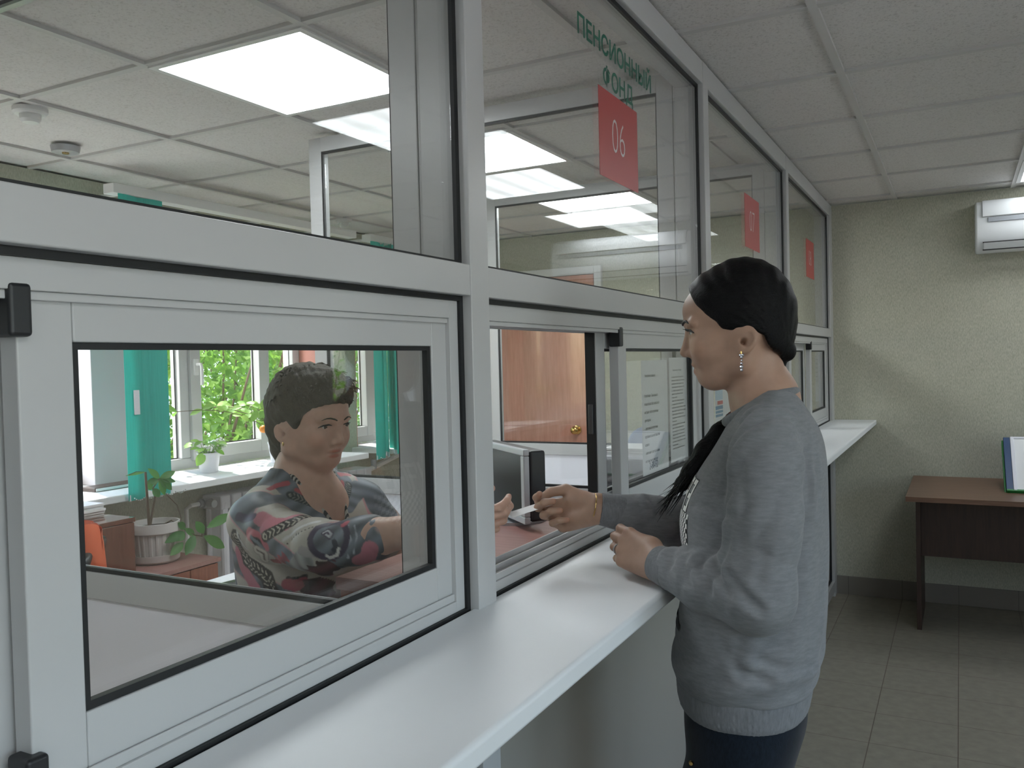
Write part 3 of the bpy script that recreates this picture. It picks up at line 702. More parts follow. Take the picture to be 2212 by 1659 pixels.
# radiators and pipe
def radiator(y0, n, label, grp='radiators under the windows'):
    t = thing('radiator', (-2.83, y0+n*.04, .27), label, 'radiator', grp)
    for k in range(n):
        y = y0+.08*k; b = B()
        for x in (-2.885, -2.785):
            b.tube([(x,y,.30),(x,y,.77)], .022, 10)
        b.obox((-2.835,y,.315), (.07,0,0), (0,.034,0), (0,0,.038)); b.obox((-2.835,y,.765), (.07,0,0), (0,.034,0), (0,0,.038)); b.obox((-2.835,y,.54), (.055,0,0), (0,.010,0), (0,0,.21))
        b.make('section', M['pot_white'], t, bevel=.008, smooth=.6)
    return t
r1 = radiator(3.27, 9, 'white ribbed radiator under the pot window, beside the clerk\'s back')
b = B().cyl((-2.835,3.235,.77),(-2.835,3.15,.77), .018).cyl((-2.835,3.20,.77),(-2.835,3.17,.77), .027).cyl((-2.80,3.185,.77),(-2.76,3.185,.77), .02)
b.make('valve', M['silver'], r1, smooth=.6)
B().tube([(-2.835,3.15,.77),(-2.835,3.1,.77),(-2.86,3.09,.75),(-2.86,3.09,ZO)], .011, 10).make('pipe', M['white'], r1, smooth=.6)
r2 = radiator(4.02, 7, 'white ribbed radiator seen through the middle screen, below the clerk\'s chin')
B().tube([(-2.83,4.53,.775),(-2.82,4.60,.78),(-2.82,4.95,.845),(-2.82,5.0,.87),(-2.82,5.0,1.2)], .017, 10).make('pipe', M['white'], r2, smooth=.6)
B().cyl((-2.82,4.63,.775),(-2.82,4.63,.84), .02).make('valve', M['silver'], r2, smooth=.6)

# ------------------------------------------------------------------ plants
def leaf(b, p0, p1, wd, nrm, curl=.15, n=6):
    """a pointed oval leaf from p0 to p1, folded along its midrib"""
    p0, p1, nrm = V3(p0), V3(p1), V3(nrm); d = p1-p0; L = np.linalg.norm(d); d = d/L; s = np.cross(d, nrm); s /= np.linalg.norm(s)+1e-9; m_ = np.cross(s, d)
    vs = []; fs = []
    for k in range(n+1):
        u = k/n; c = p0+d*L*u-m_*curl*L*u*u+m_*0; hw_ = wd/2*math.sin(math.pi*min(1, u*.97+.015))**.8
        vs += [c-s*hw_+m_*hw_*.25, c, c+s*hw_+m_*hw_*.25]
    for k in range(n):
        a = 3*k; fs += [(a,a+1,a+4,a+3),(a+1,a+2,a+5,a+4)]
    b.add(vs, fs)

t = thing('potted_plant', (-2.50, 2.60, .62), 'leafy plant in a ribbed cream pot and saucer on the low cabinet', 'potted plant')
pc = (-2.50, 2.60, .62)
B().lathe([(.001,.004),(.092,.004),(.100,.012),(.104,.040),(.100,.040),(.094,.012),(.001,.012)], pc, 40).make('saucer', M['pot_cream'], t, smooth=.6)
fl = lambda a, z: 1+.022*(1 if math.sin(18*a) > 0 else -1)*(1 if .03 < z < .13 else 0)
B().lathe([(.001,.012),(.078,.012),(.081,.031),(.090,.129),(.093,.130),(.103,.136),(.106,.178),(.099,.178),(.094,.150),(.001,.150)], pc, 144, flute=fl).make('pot', M['pot_cream'], t, smooth=.5)
B().lathe([(.001,.158),(.096,.152)], pc, 24, cap=False).make('soil', M['soil'], t)
X = -2.50
q = {'A':(2.609,.990),'t1':(2.551,1.040),'t2':(2.681,1.016),'t3':(2.673,.971),'t4':(2.652,.936),'t5':(2.619,.916),'t6':(2.544,.970),'t7':(2.591,.912),'t8':(2.451,1.026),'A2':(2.571,.951),'stem0':(2.546,.77),'stem1':(2.536,1.028),'s2':(2.582,.919),'B0':(2.597,.803),'B':(2.739,.717),'b1':(2.642,.791),'bb1':(2.688,.756),'b2b':(2.680,.743),'b2':(2.557,.723),'b3':(2.616,.717),'b4':(2.671,.643),'b5b':(2.673,.696),'b5':(2.581,.662),'b6b':(2.792,.702),'b6':(2.922,.622),'b7b':(2.792,.715),'b7':(2.760,.775),'b8b':(2.812,.737),'b8':(2.986,.775),'arc1':(2.718,.797),'arc2':(2.632,.924)}
p3 = lambda k, dx=0: (X+.03+dx, q[k][0], q[k][1])
b = B().tube([(X,2.57,.76),p3('stem0'),p3('s2',.0),p3('A2')], [.006,.0055,.004,.003], 8); b.tube([p3('stem0'),(X+.03,2.541,.90),p3('stem1')], [.006,.006,.005], 8); b.tube([p3('A2'),p3('A')], .0028, 8)
b.tube([(X,2.60,.765),(X+.06,2.64,.80),(X+.08,2.69,.755),p3('B',.06),p3('b6b',.05),p3('b8b',.03)], [.004,.0035,.003,.003,.003,.002], 8)
b.tube([p3('arc2'),(X+.04,2.69,.86),p3('arc1'),(X+.04,2.705,.775),p3('bb1')], .0022, 6); b.tube([p3('stem1',-.01),(X+.02,2.50,1.035),p3('t8')], .0015, 6)
b.make('stem', M['bark'], t, smooth=.8)
b = B(); nz_ = (.9,-.5,.35)
for (a, c, wd, dx) in (('A','t1',.030,.01),('A','t2',.032,.02),('A','t3',.026,.03),('A','t4',.034,.03),('A','t5',.032,.02),('A','t6',.034,-.01),('A2','t7',.034,.02),('A2','t6',.03,0),('stem1','t8',.012,-.01)):
    leaf(b, p3(a), p3(c, dx), wd, nz_)
for (a, c, wd, dx) in (('bb1','b1',.034,.07),('b2b','b2',.040,.09),('b2b','b3',.046,.08),('B','b4',.046,.08),('b5b','b5',.040,.09),('b6b','b6',.052,.06),('b7b','b7',.042,.05),('b8b','b8',.046,.04),('B','bb1',.03,.06)):
    leaf(b, p3(a, .06), p3(c, dx), wd, nz_, .06)
b.make('leaves', M['leaf_pot'], t, smooth=2.0)

t = thing('potted_plant', (-2.845, 3.235, ZS), 'white pot with a white-flowered plant on the sunny window sill', 'potted plant')
pc = (-2.845, 3.235, ZS)
B().lathe([(.001,0),(.043,0),(.046,.004),(.057,.098),(.060,.099),(.060,.106),(.054,.106),(.050,.09),(.001,.09)], pc, 40).make('pot', M['pot_white'], t, smooth=.6)
B().lathe([(.001,.096),(.052,.092)], pc, 24, cap=False).make('soil', M['soil'], t)
rg = random.Random(7); b = B(); st = B()
for k in range(24):
    a = rg.uniform(0, 6.28); r = rg.uniform(.02,.075); h = rg.uniform(.02,.075)+.095
    e = (pc[0]+r*math.cos(a), pc[1]+r*math.sin(a), ZS+h); s0 = (pc[0]+.3*r*math.cos(a), pc[1]+.3*r*math.sin(a), ZS+.09)
    st.tube([s0, e], .0012, 5); leaf(b, e, (e[0]+.05*math.cos(a), e[1]+.05*math.sin(a), e[2]+rg.uniform(-.02,.02)), .032, (.3,-.3,.9), .2)
leaf(b, (pc[0]+.02,pc[1]-.05,ZS+.11), (pc[0]+.03,pc[1]-.105,ZS+.05), .05, (.9,-.5,.2), .1)
b.make('leaves', M['leaf_light'], t, smooth=2.0); st.make('stem', M['leaf_light'], t)
b = B(); fc = V3((pc[0]+.03, pc[1]+.045, ZS+.145))
for k in range(60):
    u = rg.gauss(0,1), rg.gauss(0,1), rg.gauss(0,1); u = V3(u)/np.linalg.norm(u); c = fc+u*V3((.026,.032,.03)); leaf(b, c, c+V3((rg.uniform(-.012,.012),rg.uniform(-.014,.014),rg.uniform(-.01,.014))), .016, u, .3, 3)
b.tube([(pc[0]+.01,pc[1]+.02,ZS+.09), tuple(fc)], .0016, 6); b.make('flowers', M['petal'], t, smooth=2.0)

t = thing('potted_plant', (-2.80, 3.70, ZS), 'trailing green plant with an orange fruit behind the clerk\'s head', 'potted plant')
pc = (-2.80, 3.72, ZS)
B().lathe([(.001,0),(.05,0),(.065,.11),(.068,.11),(.068,.12),(.06,.12),(.055,.1),(.001,.1)], pc, 32).make('pot', M['pot_white'], t, smooth=.6)
b = B(); st = B()
for k in range(16):
    a = rg.uniform(0, 6.28); pts = [V3((pc[0], pc[1], ZS+.1))]; d = V3((.5*math.cos(a), .8*math.sin(a)-.3, 1.3)); d *= .06
    for i in range(6): pts.append(pts[-1]+d); d = d+V3((.012*math.cos(a), .012*math.sin(a)-.004, -.016))
    st.tube(pts, .002, 5)
    for i in range(2, 7):
        for s in (0, 1):
            u = V3((rg.uniform(-1,1), rg.uniform(-1,1), rg.uniform(-.9,.5))); u /= np.linalg.norm(u); leaf(b, pts[i], pts[i]+u*rg.uniform(.045,.07), .036, (.6,-.4,.7), .2)
b.make('leaves', M['leaf_light'], t, smooth=2.0); st.make('stem', M['bark'], t)
B().lathe([(.022*math.sin(a)+.0005, .022-.022*math.cos(a)) for a in np.linspace(.05, 3.09, 12)], (-2.80, 3.595, 1.105), 20).make('fruit', M['fruit'], t, smooth=1.5)

# ------------------------------------------------------------------ outdoors
struct(B().box(-30, XW-.3, -25, 30, -.6, -.5).box(XR+.25, 30, -25, 30, -.6, -.5), 'ground', M['bounce_ground'])
def shrub(c, rx, ry, h, n, label, seed):
    rg = np.random.default_rng(seed); t = thing('shrub', c, label, 'shrub', 'shrubs outside the office windows')
    cx, cy, cz = c; b = B()
    for k in range(16):
        a = rg.uniform(0, 6.28); p = [V3(c)+V3((rg.uniform(-.2,.2), rg.uniform(-.2,.2), 0))]; d = V3((math.cos(a)*rx*.3, math.sin(a)*ry*.3, h*.25))
        for i in range(4): p.append(p[-1]+d*rg.uniform(.7,1.1)); d = d+V3(rg.normal(0,.06,3))
        b.tube(p, [.022,.016,.012,.008,.004], 6)
    b.make('stem', M['bark'], t)
    b = B(); u = rg.normal(size=(n,3)); u /= np.linalg.norm(u, axis=1)[:,None]; rad = rg.uniform(.55,1.02,n)
    lump = 1+.16*np.sin(u[:,0]*5+seed)*np.cos(u[:,2]*6+u[:,1]*4)
    P_ = V3((cx,cy,cz+h*.52))+u*(rad*lump)[:,None]*V3((rx,ry,h*.54))
    for k in range(n):
        if P_[k,2] < cz+.05: continue
        d = rg.normal(size=3)+u[k]*.6+V3((0,0,-.2)); d /= np.linalg.norm(d); L = rg.uniform(.06,.11)
        leaf(b, P_[k], P_[k]+d*L, L*.55, rg.normal(size=3)+V3((.3,0,1.2)), .2, 2)
    b.make('foliage', M['leaf_bush'], t)
shrub((-4.75, 4.7, -.5), .95, 1.05, 3.0, 8500, 'sunlit green shrub filling the window with the flower pot', 1)
shrub((-5.0, 6.5, -.5), 1.0, 1.0, 3.2, 6000, 'sunlit green shrub seen in the right part of the pot window', 2)
shrub((-4.9, 2.9, -.5), .9, .9, 2.8, 2600, 'green shrub outside, behind the turquoise blind', 3)
shrub((-6.6, 5.4, -.5), 1.3, 1.9, 3.9, 7000, 'tall green shrub standing behind the nearer shrubs', 4)
shrub((5.1, 6.3, -.5), 1.0, 1.6, 2.2, 2200, 'green shrub outside the hall window, only mirrored in the near sash', 6)
t = thing('neighbouring_house', (-11.5, 12, -.5), 'pale house wall outside the window behind the middle screen', 'building')
B().box(-13, -10.5, 8.2, 22, -.5, 6).make('wall', M['facade'], t)
b = B().box(-13.4, -10.2, 7.9, 22.4, 6, 6.3); b.make('roof', M['aircon_grey'], t)
for y in (11, 15): 
    f = B().ring('x', -10.52, -10.44, y, y+1.5, .6, 2.2, .09, .09, .09, .09).make('window', M['white'], t); B().box(-10.5, -10.48, y+.09, y+1.41, .69, 2.11).make('window_glass', M['screen'], f)
# ------------------------------------------------------------------ people: bodies grown as one smooth closed surface from joints and radii
def rc(P, a, b, ra, rb):
    a = np.asarray(a, np.float32); ba = np.asarray(b, np.float32)-a; pa = P-a
    h = np.clip(pa@ba/(ba@ba+1e-12), 0, 1)
    return np.sqrt(((pa-h[:,None]*ba)**2).sum(1))-(ra+h*(rb-ra))
def ell(P, c, r):
    q = (P-np.asarray(c, np.float32)); r = np.asarray(r, np.float32)
    k0 = np.sqrt(((q/r)**2).sum(1)); k1 = np.sqrt(((q/r**2)**2).sum(1))+1e-9
    return k0*(k0-1)/k1
def smin(a, b, k):
    h = np.clip(.5+.5*(b-a)/k, 0, 1); return b+(a-b)*h-k*h*(1-h)
def smax(a, b, k): return -smin(-a, -b, k)
def loft(P, tab, ex=2.3):
    """tab rows: z, front a, back a, half width"""
    t = np.asarray(tab, np.float32); z = P[:,2]
    f_ = np.interp(z, t[:,0], t[:,1]); g = np.interp(z, t[:,0], t[:,2]); w_ = np.interp(z, t[:,0], t[:,3])
    c = (f_+g)/2; d = (f_-g)/2
    k = (np.abs((P[:,0]-c)/d)**ex+np.abs(P[:,1]/w_)**ex)**(1/ex)
    s = (k-1)*np.minimum(d, w_)
    return np.maximum(s, np.maximum(t[0,0]-z, z-t[-1,0]))
def smooth_tab(tab, n=60):
    t = np.asarray(tab, float); zz = np.linspace(t[0,0], t[-1,0], n); out = np.stack([zz]+[np.interp(zz, t[:,0], t[:,i]) for i in (1,2,3)], 1)
    for _ in range(3): out[1:-1,1:] = .25*out[:-2,1:]+.5*out[1:-1,1:]+.25*out[2:,1:]
    return out

def sdf_surface(f, lo, hi, h):
    """dual mesh of f = 0; coarse blocks first, fine samples only near the surface"""
    lo = np.asarray(lo, np.float64); n = 12
    nb = np.ceil((np.asarray(hi)-lo)/(h*n)).astype(int)
    I = np.stack(np.meshgrid(*[np.arange(k) for k in nb], indexing='ij'), -1).reshape(-1,3)
    cen = lo+(I+.5)*(h*n); act = I[np.abs(f(cen.astype(np.float32))) < h*n*1.25]
    g = np.stack(np.meshgrid(*[np.arange(n+1)]*3, indexing='ij'), -1).reshape(-1,3)
    ncell = nb*n+2; cid = lambda ijk: (ijk[...,0]*ncell[1]+ijk[...,1])*ncell[2]+ijk[...,2]
    V = []; ID = []; E = []
    for s in range(0, len(act), 160):
        blk = act[s:s+160]; G = blk[:,None,:]*n+g[None]; P = (lo+G*h).reshape(-1,3).astype(np.float32)
        F = f(P).reshape(len(blk), n+1, n+1, n+1); S = F < 0
        # cells with a sign change
        c = np.stack([F[:, i:n+i, j:n+j, k:n+k] for i in (0,1) for j in (0,1) for k in (0,1)], -1); neg = c < 0; m = neg.any(-1) & ~neg.all(-1)
        b, i, j, k = np.nonzero(m)
        if not len(b): continue
        C = c[b,i,j,k]; acc = np.zeros((len(b),3)); cnt = np.zeros(len(b)); cor = np.array([(x,y,z) for x in (0,1) for y in (0,1) for z in (0,1)], float)
        for p in range(8):
            for q in range(p+1, 8):
                if np.abs(cor[p]-cor[q]).sum() != 1: continue
                cr = (C[:,p] < 0) != (C[:,q] < 0); t = np.where(cr, C[:,p]/(C[:,p]-C[:,q]+1e-12), 0)
                acc += np.where(cr[:,None], cor[p]+t[:,None]*(cor[q]-cor[p]), 0); cnt += cr
        ijk = blk[b]*n+np.stack([i,j,k],1); V.append(lo+(ijk+acc/cnt[:,None])*h); ID.append(cid(ijk))
        for ax in range(3):                                # edges of this block's own samples
            A = S[:, :n, :n, :n]; Bq = [S[:,1:,:n,:n], S[:,:n,1:,:n], S[:,:n,:n,1:]][ax]
            b, i, j, k = np.nonzero(A != Bq); e = blk[b]*n+np.stack([i,j,k],1); E.append((ax, e, A[b,i,j,k]))
    V = np.concatenate(V); ID = np.concatenate(ID); o = np.argsort(ID); IDs = ID[o]; Q = []
    for ax, e, inside in E:
        u, v = [(1,2),(2,0),(0,1)][ax]; du = np.zeros(3, int); du[u] = 1; dv = np.zeros(3, int); dv[v] = 1
        q = np.stack([cid(e-du-dv), cid(e-dv), cid(e), cid(e-du)], 1); pos = np.clip(np.searchsorted(IDs, q), 0, len(IDs)-1)
        ok = (IDs[pos] == q).all(1) & (e[:,u] > 0) & (e[:,v] > 0); idx = o[pos]; idx = np.where(inside[:,None], idx, idx[:,::-1]); Q.append(idx[ok])
    return V, np.concatenate(Q)
def relax(V, Q, it=2, w_=.5):
    E = np.concatenate([Q[:,[0,1]], Q[:,[1,2]], Q[:,[2,3]], Q[:,[3,0]]])
    for _ in range(it):
        s = np.zeros_like(V); c = np.zeros(len(V)); 
        for x, y in ((0,1),(1,0)): np.add.at(s, E[:,x], V[E[:,y]]); np.add.at(c, E[:,x], 1)
        V = V*(1-w_)+w_*s/np.maximum(c,1)[:,None]
    return V
def sdf_obj(name, f, lo, hi, h, mt, root=None, rot=None, colour=None, it=2):
    V, Q = sdf_surface(f, lo, hi, h); V = relax(V, Q, it)
    me = bpy.data.meshes.new(name); me.vertices.add(len(V)); me.vertices.foreach_set('co', V.astype(np.float32).ravel())
    me.loops.add(Q.size); me.loops.foreach_set('vertex_index', Q.ravel().astype(np.int32)); me.polygons.add(len(Q))
    me.polygons.foreach_set('loop_start', np.arange(0, Q.size, 4, dtype=np.int32)); me.polygons.foreach_set('loop_total', np.full(len(Q), 4, np.int32))
    me.update(calc_edges=True); me.validate(); me.polygons.foreach_set('use_smooth', [True]*len(me.polygons)); me.materials.append(mt)
    if colour is not None:
        ca = me.color_attributes.new('tone', 'FLOAT_COLOR', 'POINT'); C = np.ones((len(me.vertices),4), np.float32); C[:,:3] = colour(V.astype(np.float32)); ca.data.foreach_set('color', C.ravel())
    o = bpy.data.objects.new(name, me); COL.objects.link(o)
    if root is not None: o.parent = root
    elif rot is not None: o.location = rot[0]; o.rotation_euler = (0,0,rot[1])
    return o
def kid(b, name, mt, root, smooth=1.0, **k):
    """part given in the person's own frame"""
    WL[root.name] = np.zeros(3); return b.make(name, mt, root, smooth=smooth, **k)

def hand_parts(Wp, d, p, right, curls, thumb, sc_=1.0, spread=.0):
    """round cones of a hand. Wp wrist, d along the hand, p out of the palm; curls: 4 x (mcp, pip, dip) degrees; thumb: list of 3 directions (d, s, p)"""
    d = V3(d)/np.linalg.norm(d); p = V3(p)-d*np.dot(V3(p), d); p /= np.linalg.norm(p); s = np.cross(d, p) if right else np.cross(p, d); Wp = V3(Wp)
    out = []; K = []
    for (off, fw) in ((.027,.086),(.009,.090),(-.0095,.085),(-.026,.076)): K.append(Wp+sc_*(d*fw+s*off+p*(-.002)))
    for i, k in enumerate(K):
        out.append((Wp+s*sc_*[.014,.005,-.005,-.014][i], k, .0175*sc_, .0105*sc_, .012))
    out.append((Wp+sc_*(d*.02+s*.016+p*.006), Wp+sc_*(d*.05+s*.024+p*.010), .015*sc_, .012*sc_, .012))
    out.append((Wp+sc_*(d*.02-s*.016+p*.006), Wp+sc_*(d*.06-s*.020+p*.006), .013*sc_, .011*sc_, .012))
    tips = []
    for i, (L, r) in enumerate((((.040,.024,.019),.0086),((.044,.027,.020),.0088),((.041,.025,.019),.0083),((.032,.019,.017),.0072))):
        a = 0; q = K[i]; rr = r
        for j in range(3):
            a += math.radians(curls[i][j]); u = math.cos(a)*d+math.sin(a)*p+s*spread*(1.5-i)*.5*(j == 0); u /= np.linalg.norm(u)
            e = q+u*L[j]*sc_; out.append((q, e, rr*sc_*(1.06 if j else 1.0), rr*.90*sc_, .004 if j else .006)); q = e; rr *= .92
        tips.append(q)
    q = Wp+sc_*(d*.028+s*.026+p*.006); r = .0135
    for j, (L, t) in enumerate(zip((.040,.031,.025), thumb)):
        u = d*t[0]+s*t[1]+p*t[2]; u /= np.linalg.norm(u); e = q+u*L*sc_; out.append((q, e, r*sc_, r*.84*sc_, .010 if j == 0 else .004)); q = e; r *= .84
    tips.append(q)
    return out, tips

def head_sdf(P, full=0.0):
    """a head 0.22 m tall: chin at z = 1.411, skull top at 1.629, facing +a, centred on b = 0"""
    Q = P.copy(); Q[:,1] = np.abs(Q[:,1])
    f = ell(Q, (.000,0,1.535), (.087,.072,.094))
    f = smin(f, ell(Q, (.036,0,1.548), (.0635,.057,.047)), .02)
    f = smin(f, ell(Q, (.034,0,1.482), (.053,.053+full*.006,.070)), .02)
    f = smin(f, ell(Q, (.051,0,1.4305), (.0225,.024+full*.01,.0195)), .018)
    f = smin(f, rc(Q, (.046,.018,1.429), (-.004,.048+full*.005,1.456), .017, .018+full*.004), .02)
    f = smin(f, rc(Q, (-.004,.048,1.456), (-.012,.056,1.50), .018, .022), .02)
    f = smin(f, ell(Q, (.052,.035,1.483), (.030,.026,.030)), .018)
    f = smax(f, -ell(Q, (.104,.031,1.5095), (.017,.018,.0105)), .010)
    f = smin(f, rc(Q, (.088,.012,1.5245), (.078,.045,1.5265), .0085, .007), .010)
    f = smin(f, rc(Q, (.0865,0,1.5150), (.0955,0,1.4785), .0078, .0088), .009)
    f = smin(f, ell(Q, (.0965,0,1.4745), (.0095,.0095,.0085)), .006)
    f = smin(f, ell(Q, (.0870,.0108,1.4718), (.0085,.0065,.0072)), .005)
    f = smin(f, ell(Q, (.0775,0,1.4525), (.0085,.0215,.0062)), .006)
    f = smin(f, ell(Q, (.0735,0,1.4405), (.0085,.0185,.0062)), .006)
    f = smax(f, -ell(Q, (.0850,0,1.4470), (.0090,.0245,.0013)), .003)
    f = smax(f, -ell(Q, (.0915,.0062,1.4655), (.0042,.0030,.0028)), .002)
    for a, b, r0, r1 in (((.0765,.0165,1.5110),(.0862,.0300,1.5170),.0030,.0036),((.0862,.0300,1.5170),(.0715,.0475,1.5085),.0036,.0026),((.0765,.0165,1.5095),(.0835,.0310,1.5035),.0026,.0028),((.0835,.0310,1.5035),(.0715,.0475,1.5080),.0028,.0024)):
        f = smin(f, rc(Q, a, b, r0, r1), .004)
    # ear: a tilted plate standing off the head, hollowed out, with a lobe
    e = Q-np.asarray((-.0125,.0735,1.4900), np.float32); e2 = np.stack([e[:,0]+e[:,2]*.22+e[:,1]*.45, e[:,1]-e[:,0]*-.30, e[:,2]], 1)
    ear = ell(e2, (0,0,0), (.0150,.0090,.0235)); ear = smax(ear, -ell(e2, (.0025,.0075,.003), (.0094,.0090,.0140)), .0015)
    ear = smax(ear, -rc(e2, (.004,.006,-.003), (.008,-.012,-.004), .0040, .0030), .001); ear = smin(ear, ell(e2, (.0095,.004,-.004), (.0030,.0040,.005)), .002)
    ear = smin(ear, rc(Q, (-.0055,.0720,1.4740), (-.0050,.0715,1.480), .0062, .0072), .005)
    return smax(smin(f, ear, .0035), -rc(Q, (-.0095,.080,1.491), (-.0060,.066,1.487), .0062, .0045), .003)

def cones(P, f, L):
    for (a, b, ra, rb, k) in L:
        q = rc(P, a, b, ra, rb); f = q if f is None else smin(f, q, k)
    return f
def group_union(f, P, L, k):
    """a limb blended inside itself first, then joined to the body"""
    return smin(f, cones(P, None, L), k)

def skin_mat(name, base):
    m = mat(name, base, .46, spec=.35); P(m).inputs['Subsurface Weight'].default_value = .12; P(m).inputs['Subsurface Radius'].default_value = (.012,.005,.003); P(m).inputs['Subsurface Scale'].default_value = .6
    at = N(m, 'ShaderNodeVertexColor'); at.layer_name = 'tone'; n = noise(m, coords(m), 45, 3)
    r = ramp(m, n, [(.3,tuple(x*.93 for x in base)),(.7,tuple(x*1.06 for x in base))]); mx = N(m, 'ShaderNodeMix', data_type='RGBA', blend_type='MULTIPLY'); mx.inputs[0].default_value = 1
    lk(m, r, mx.inputs[6]); lk(m, at.outputs[0], mx.inputs[7]); lk(m, mx.outputs[2], P(m).inputs['Base Color']); bump(m, noise(m, coords(m), 700, 2), .12, .0006); return m
M['skin'] = skin_mat('fair_skin', (.405,.255,.185))
M['skin2'] = skin_mat('warm_skin', (.58,.365,.28))
def hair_mat(name, lo, hi, rough, sc_):
    m = mat(name, hi, rough, spec=.14); n = noise(m, coords(m, 'Object', sc_), 60, 4, .6); lk(m, ramp(m, n, [(.3,lo),(.75,hi)]), P(m).inputs['Base Color']); bump(m, n, .6, .003); return m
M['hair_black'] = hair_mat('black_hair', (.0015,.0015,.0018), (.006,.0058,.006), .42, (2.2,9,6))
M['hair_brown'] = hair_mat('dark_brown_hair', (.022,.017,.010), (.085,.066,.040), .6, (5,5,5))
def cloth_mat(name, lo, hi, scale, rough=.9, ns=55):
    m = mat(name, hi, rough, spec=.15); n = noise(m, coords(m, 'Object', scale), ns, 4, .7); lk(m, ramp(m, n, [(.3,lo),(.72,hi)]), P(m).inputs['Base Color']); bump(m, noise(m, coords(m), 900, 2), .25, .001)
    P(m).inputs['Sheen Weight'].default_value = .15; return m
M['sweat'] = cloth_mat('heather_grey_jersey', (.17,.175,.185), (.235,.24,.25), (1.5,1.5,7), .95, 30)
M['rib'] = cloth_mat('grey_rib_knit', (.15,.155,.165), (.225,.23,.242), (9,9,1), .95, 30)
M['denim'] = cloth_mat('dark_blue_denim', (.003,.0055,.010), (.009,.015,.025), (3,3,1), .85, 90)
M['shoe'] = mat('black_shoe', (.015,.015,.017), .45)
M['eye_white'] = mat('eye_white', (.62,.60,.57), .2)
M['iris'] = mat('dark_iris', (.035,.025,.018), .15)
M['lash'] = mat('dark_lash', (.006,.005,.005), .6)
M['gold'] = mat('gold', (.75,.5,.2), .2, 1)
M['gem'] = mat('clear_stone', (.42,.42,.45), .22, .8)
M['print_red'] = mat('red_print', (.55,.012,.03), .7)

def face_a(b, z, full=0.0):
    lo_, hi_ = 0.03, .13
    for _ in range(20):
        m_ = (lo_+hi_)/2
        if head_sdf(np.array([[m_, b, z]], np.float32), full)[0] < 0: lo_ = m_
        else: hi_ = m_
    return hi_
def eye_parts(root, T, side):
    """T maps head coordinates to the person's frame"""
    b = B(); n = 20
    for (r0, ctr, nm, mt, scl) in ((.0118, (face_a(.0318,1.5100)-.0118+.0030,.0318*side,1.5102), 'eye', 'eye_white', 1),):
        vs = []; fs = []
        for i in range(n+1):
            th = math.pi*i/n
            for j in range(24):
                ph = 2*math.pi*j/24; vs.append(T((ctr[0]+r0*math.cos(th), ctr[1]+r0*math.sin(th)*math.cos(ph), ctr[2]+r0*math.sin(th)*math.sin(ph))))
        for i in range(n):
            for j in range(24): fs.append((i*24+j, i*24+(j+1)%24, (i+1)*24+(j+1)%24, (i+1)*24+j))
        b.add(vs, fs); e = kid(b, nm, M[mt], root)
        # iris cap
        b = B(); vs = []; fs = []; r1 = r0+.0003; dx = .0*side
        for i in range(7):
            th = .52*i/6
            for j in range(20):
                ph = 2*math.pi*j/20; vs.append(T((ctr[0]+r1*math.cos(th), ctr[1]+r1*math.sin(th)*math.cos(ph), ctr[2]+r1*math.sin(th)*math.sin(ph)-.001)))
        for i in range(6):
            for j in range(20): fs.append((i*20+j, i*20+(j+1)%20, (i+1)*20+(j+1)%20, (i+1)*20+j))
        kid(b.add(vs, fs), 'iris', M['iris'], e)
    return e
def face_lines(root, T, side, brow_r, brow_m, lash=True):
    b = B(); pts = [(face_a(bb,zz)+.0006, bb*side, zz) for bb, zz in ((.011,1.5235),(.018,1.5268),(.027,1.5292),(.035,1.5290),(.043,1.5265),(.0475,1.5245))]
    b.tube([T(p) for p in pts], [brow_r*.7,brow_r,brow_r*.95,brow_r*.75,brow_r*.5,brow_r*.2], 8); kid(b, 'eyebrow', brow_m, root)
    if lash:
        b = B(); pts = [(face_a(bb,zz)+.0008, bb*side, zz) for bb, zz in ((.0185,1.5120),(.0300,1.5148),(.0400,1.5128),(.0490,1.5080))]
        b.tube([T(p) for p in pts], [.0010,.0021,.0021,.0009], 6)
        for k in range(7):
            u = k/6; p0 = V3(pts[1])*(1-u)+V3(pts[2])*u if u < .999 else V3(pts[2]); b.tube([T(p0), T(p0+V3((.006,.001*side,.0012)))], [.0007,.0002], 4)
        kid(b, 'eyelash', M['lash'], root)
# ------------------------------------------------------------------ the customer standing at the open window
CO = V3((.344, 1.517, 0)); CA = math.atan2(-.17007442, -.98543122)
def c_loc(x, y, z):                                     # room point -> her own frame (forward, left, up)
    dx, dy = x-CO[0], y-CO[1]; return (dx*math.cos(CA)+dy*math.sin(CA), -dx*math.sin(CA)+dy*math.cos(CA), z)
def c_dir(x, y, z): return (x*math.cos(CA)+y*math.sin(CA), -x*math.sin(CA)+y*math.cos(CA), z)

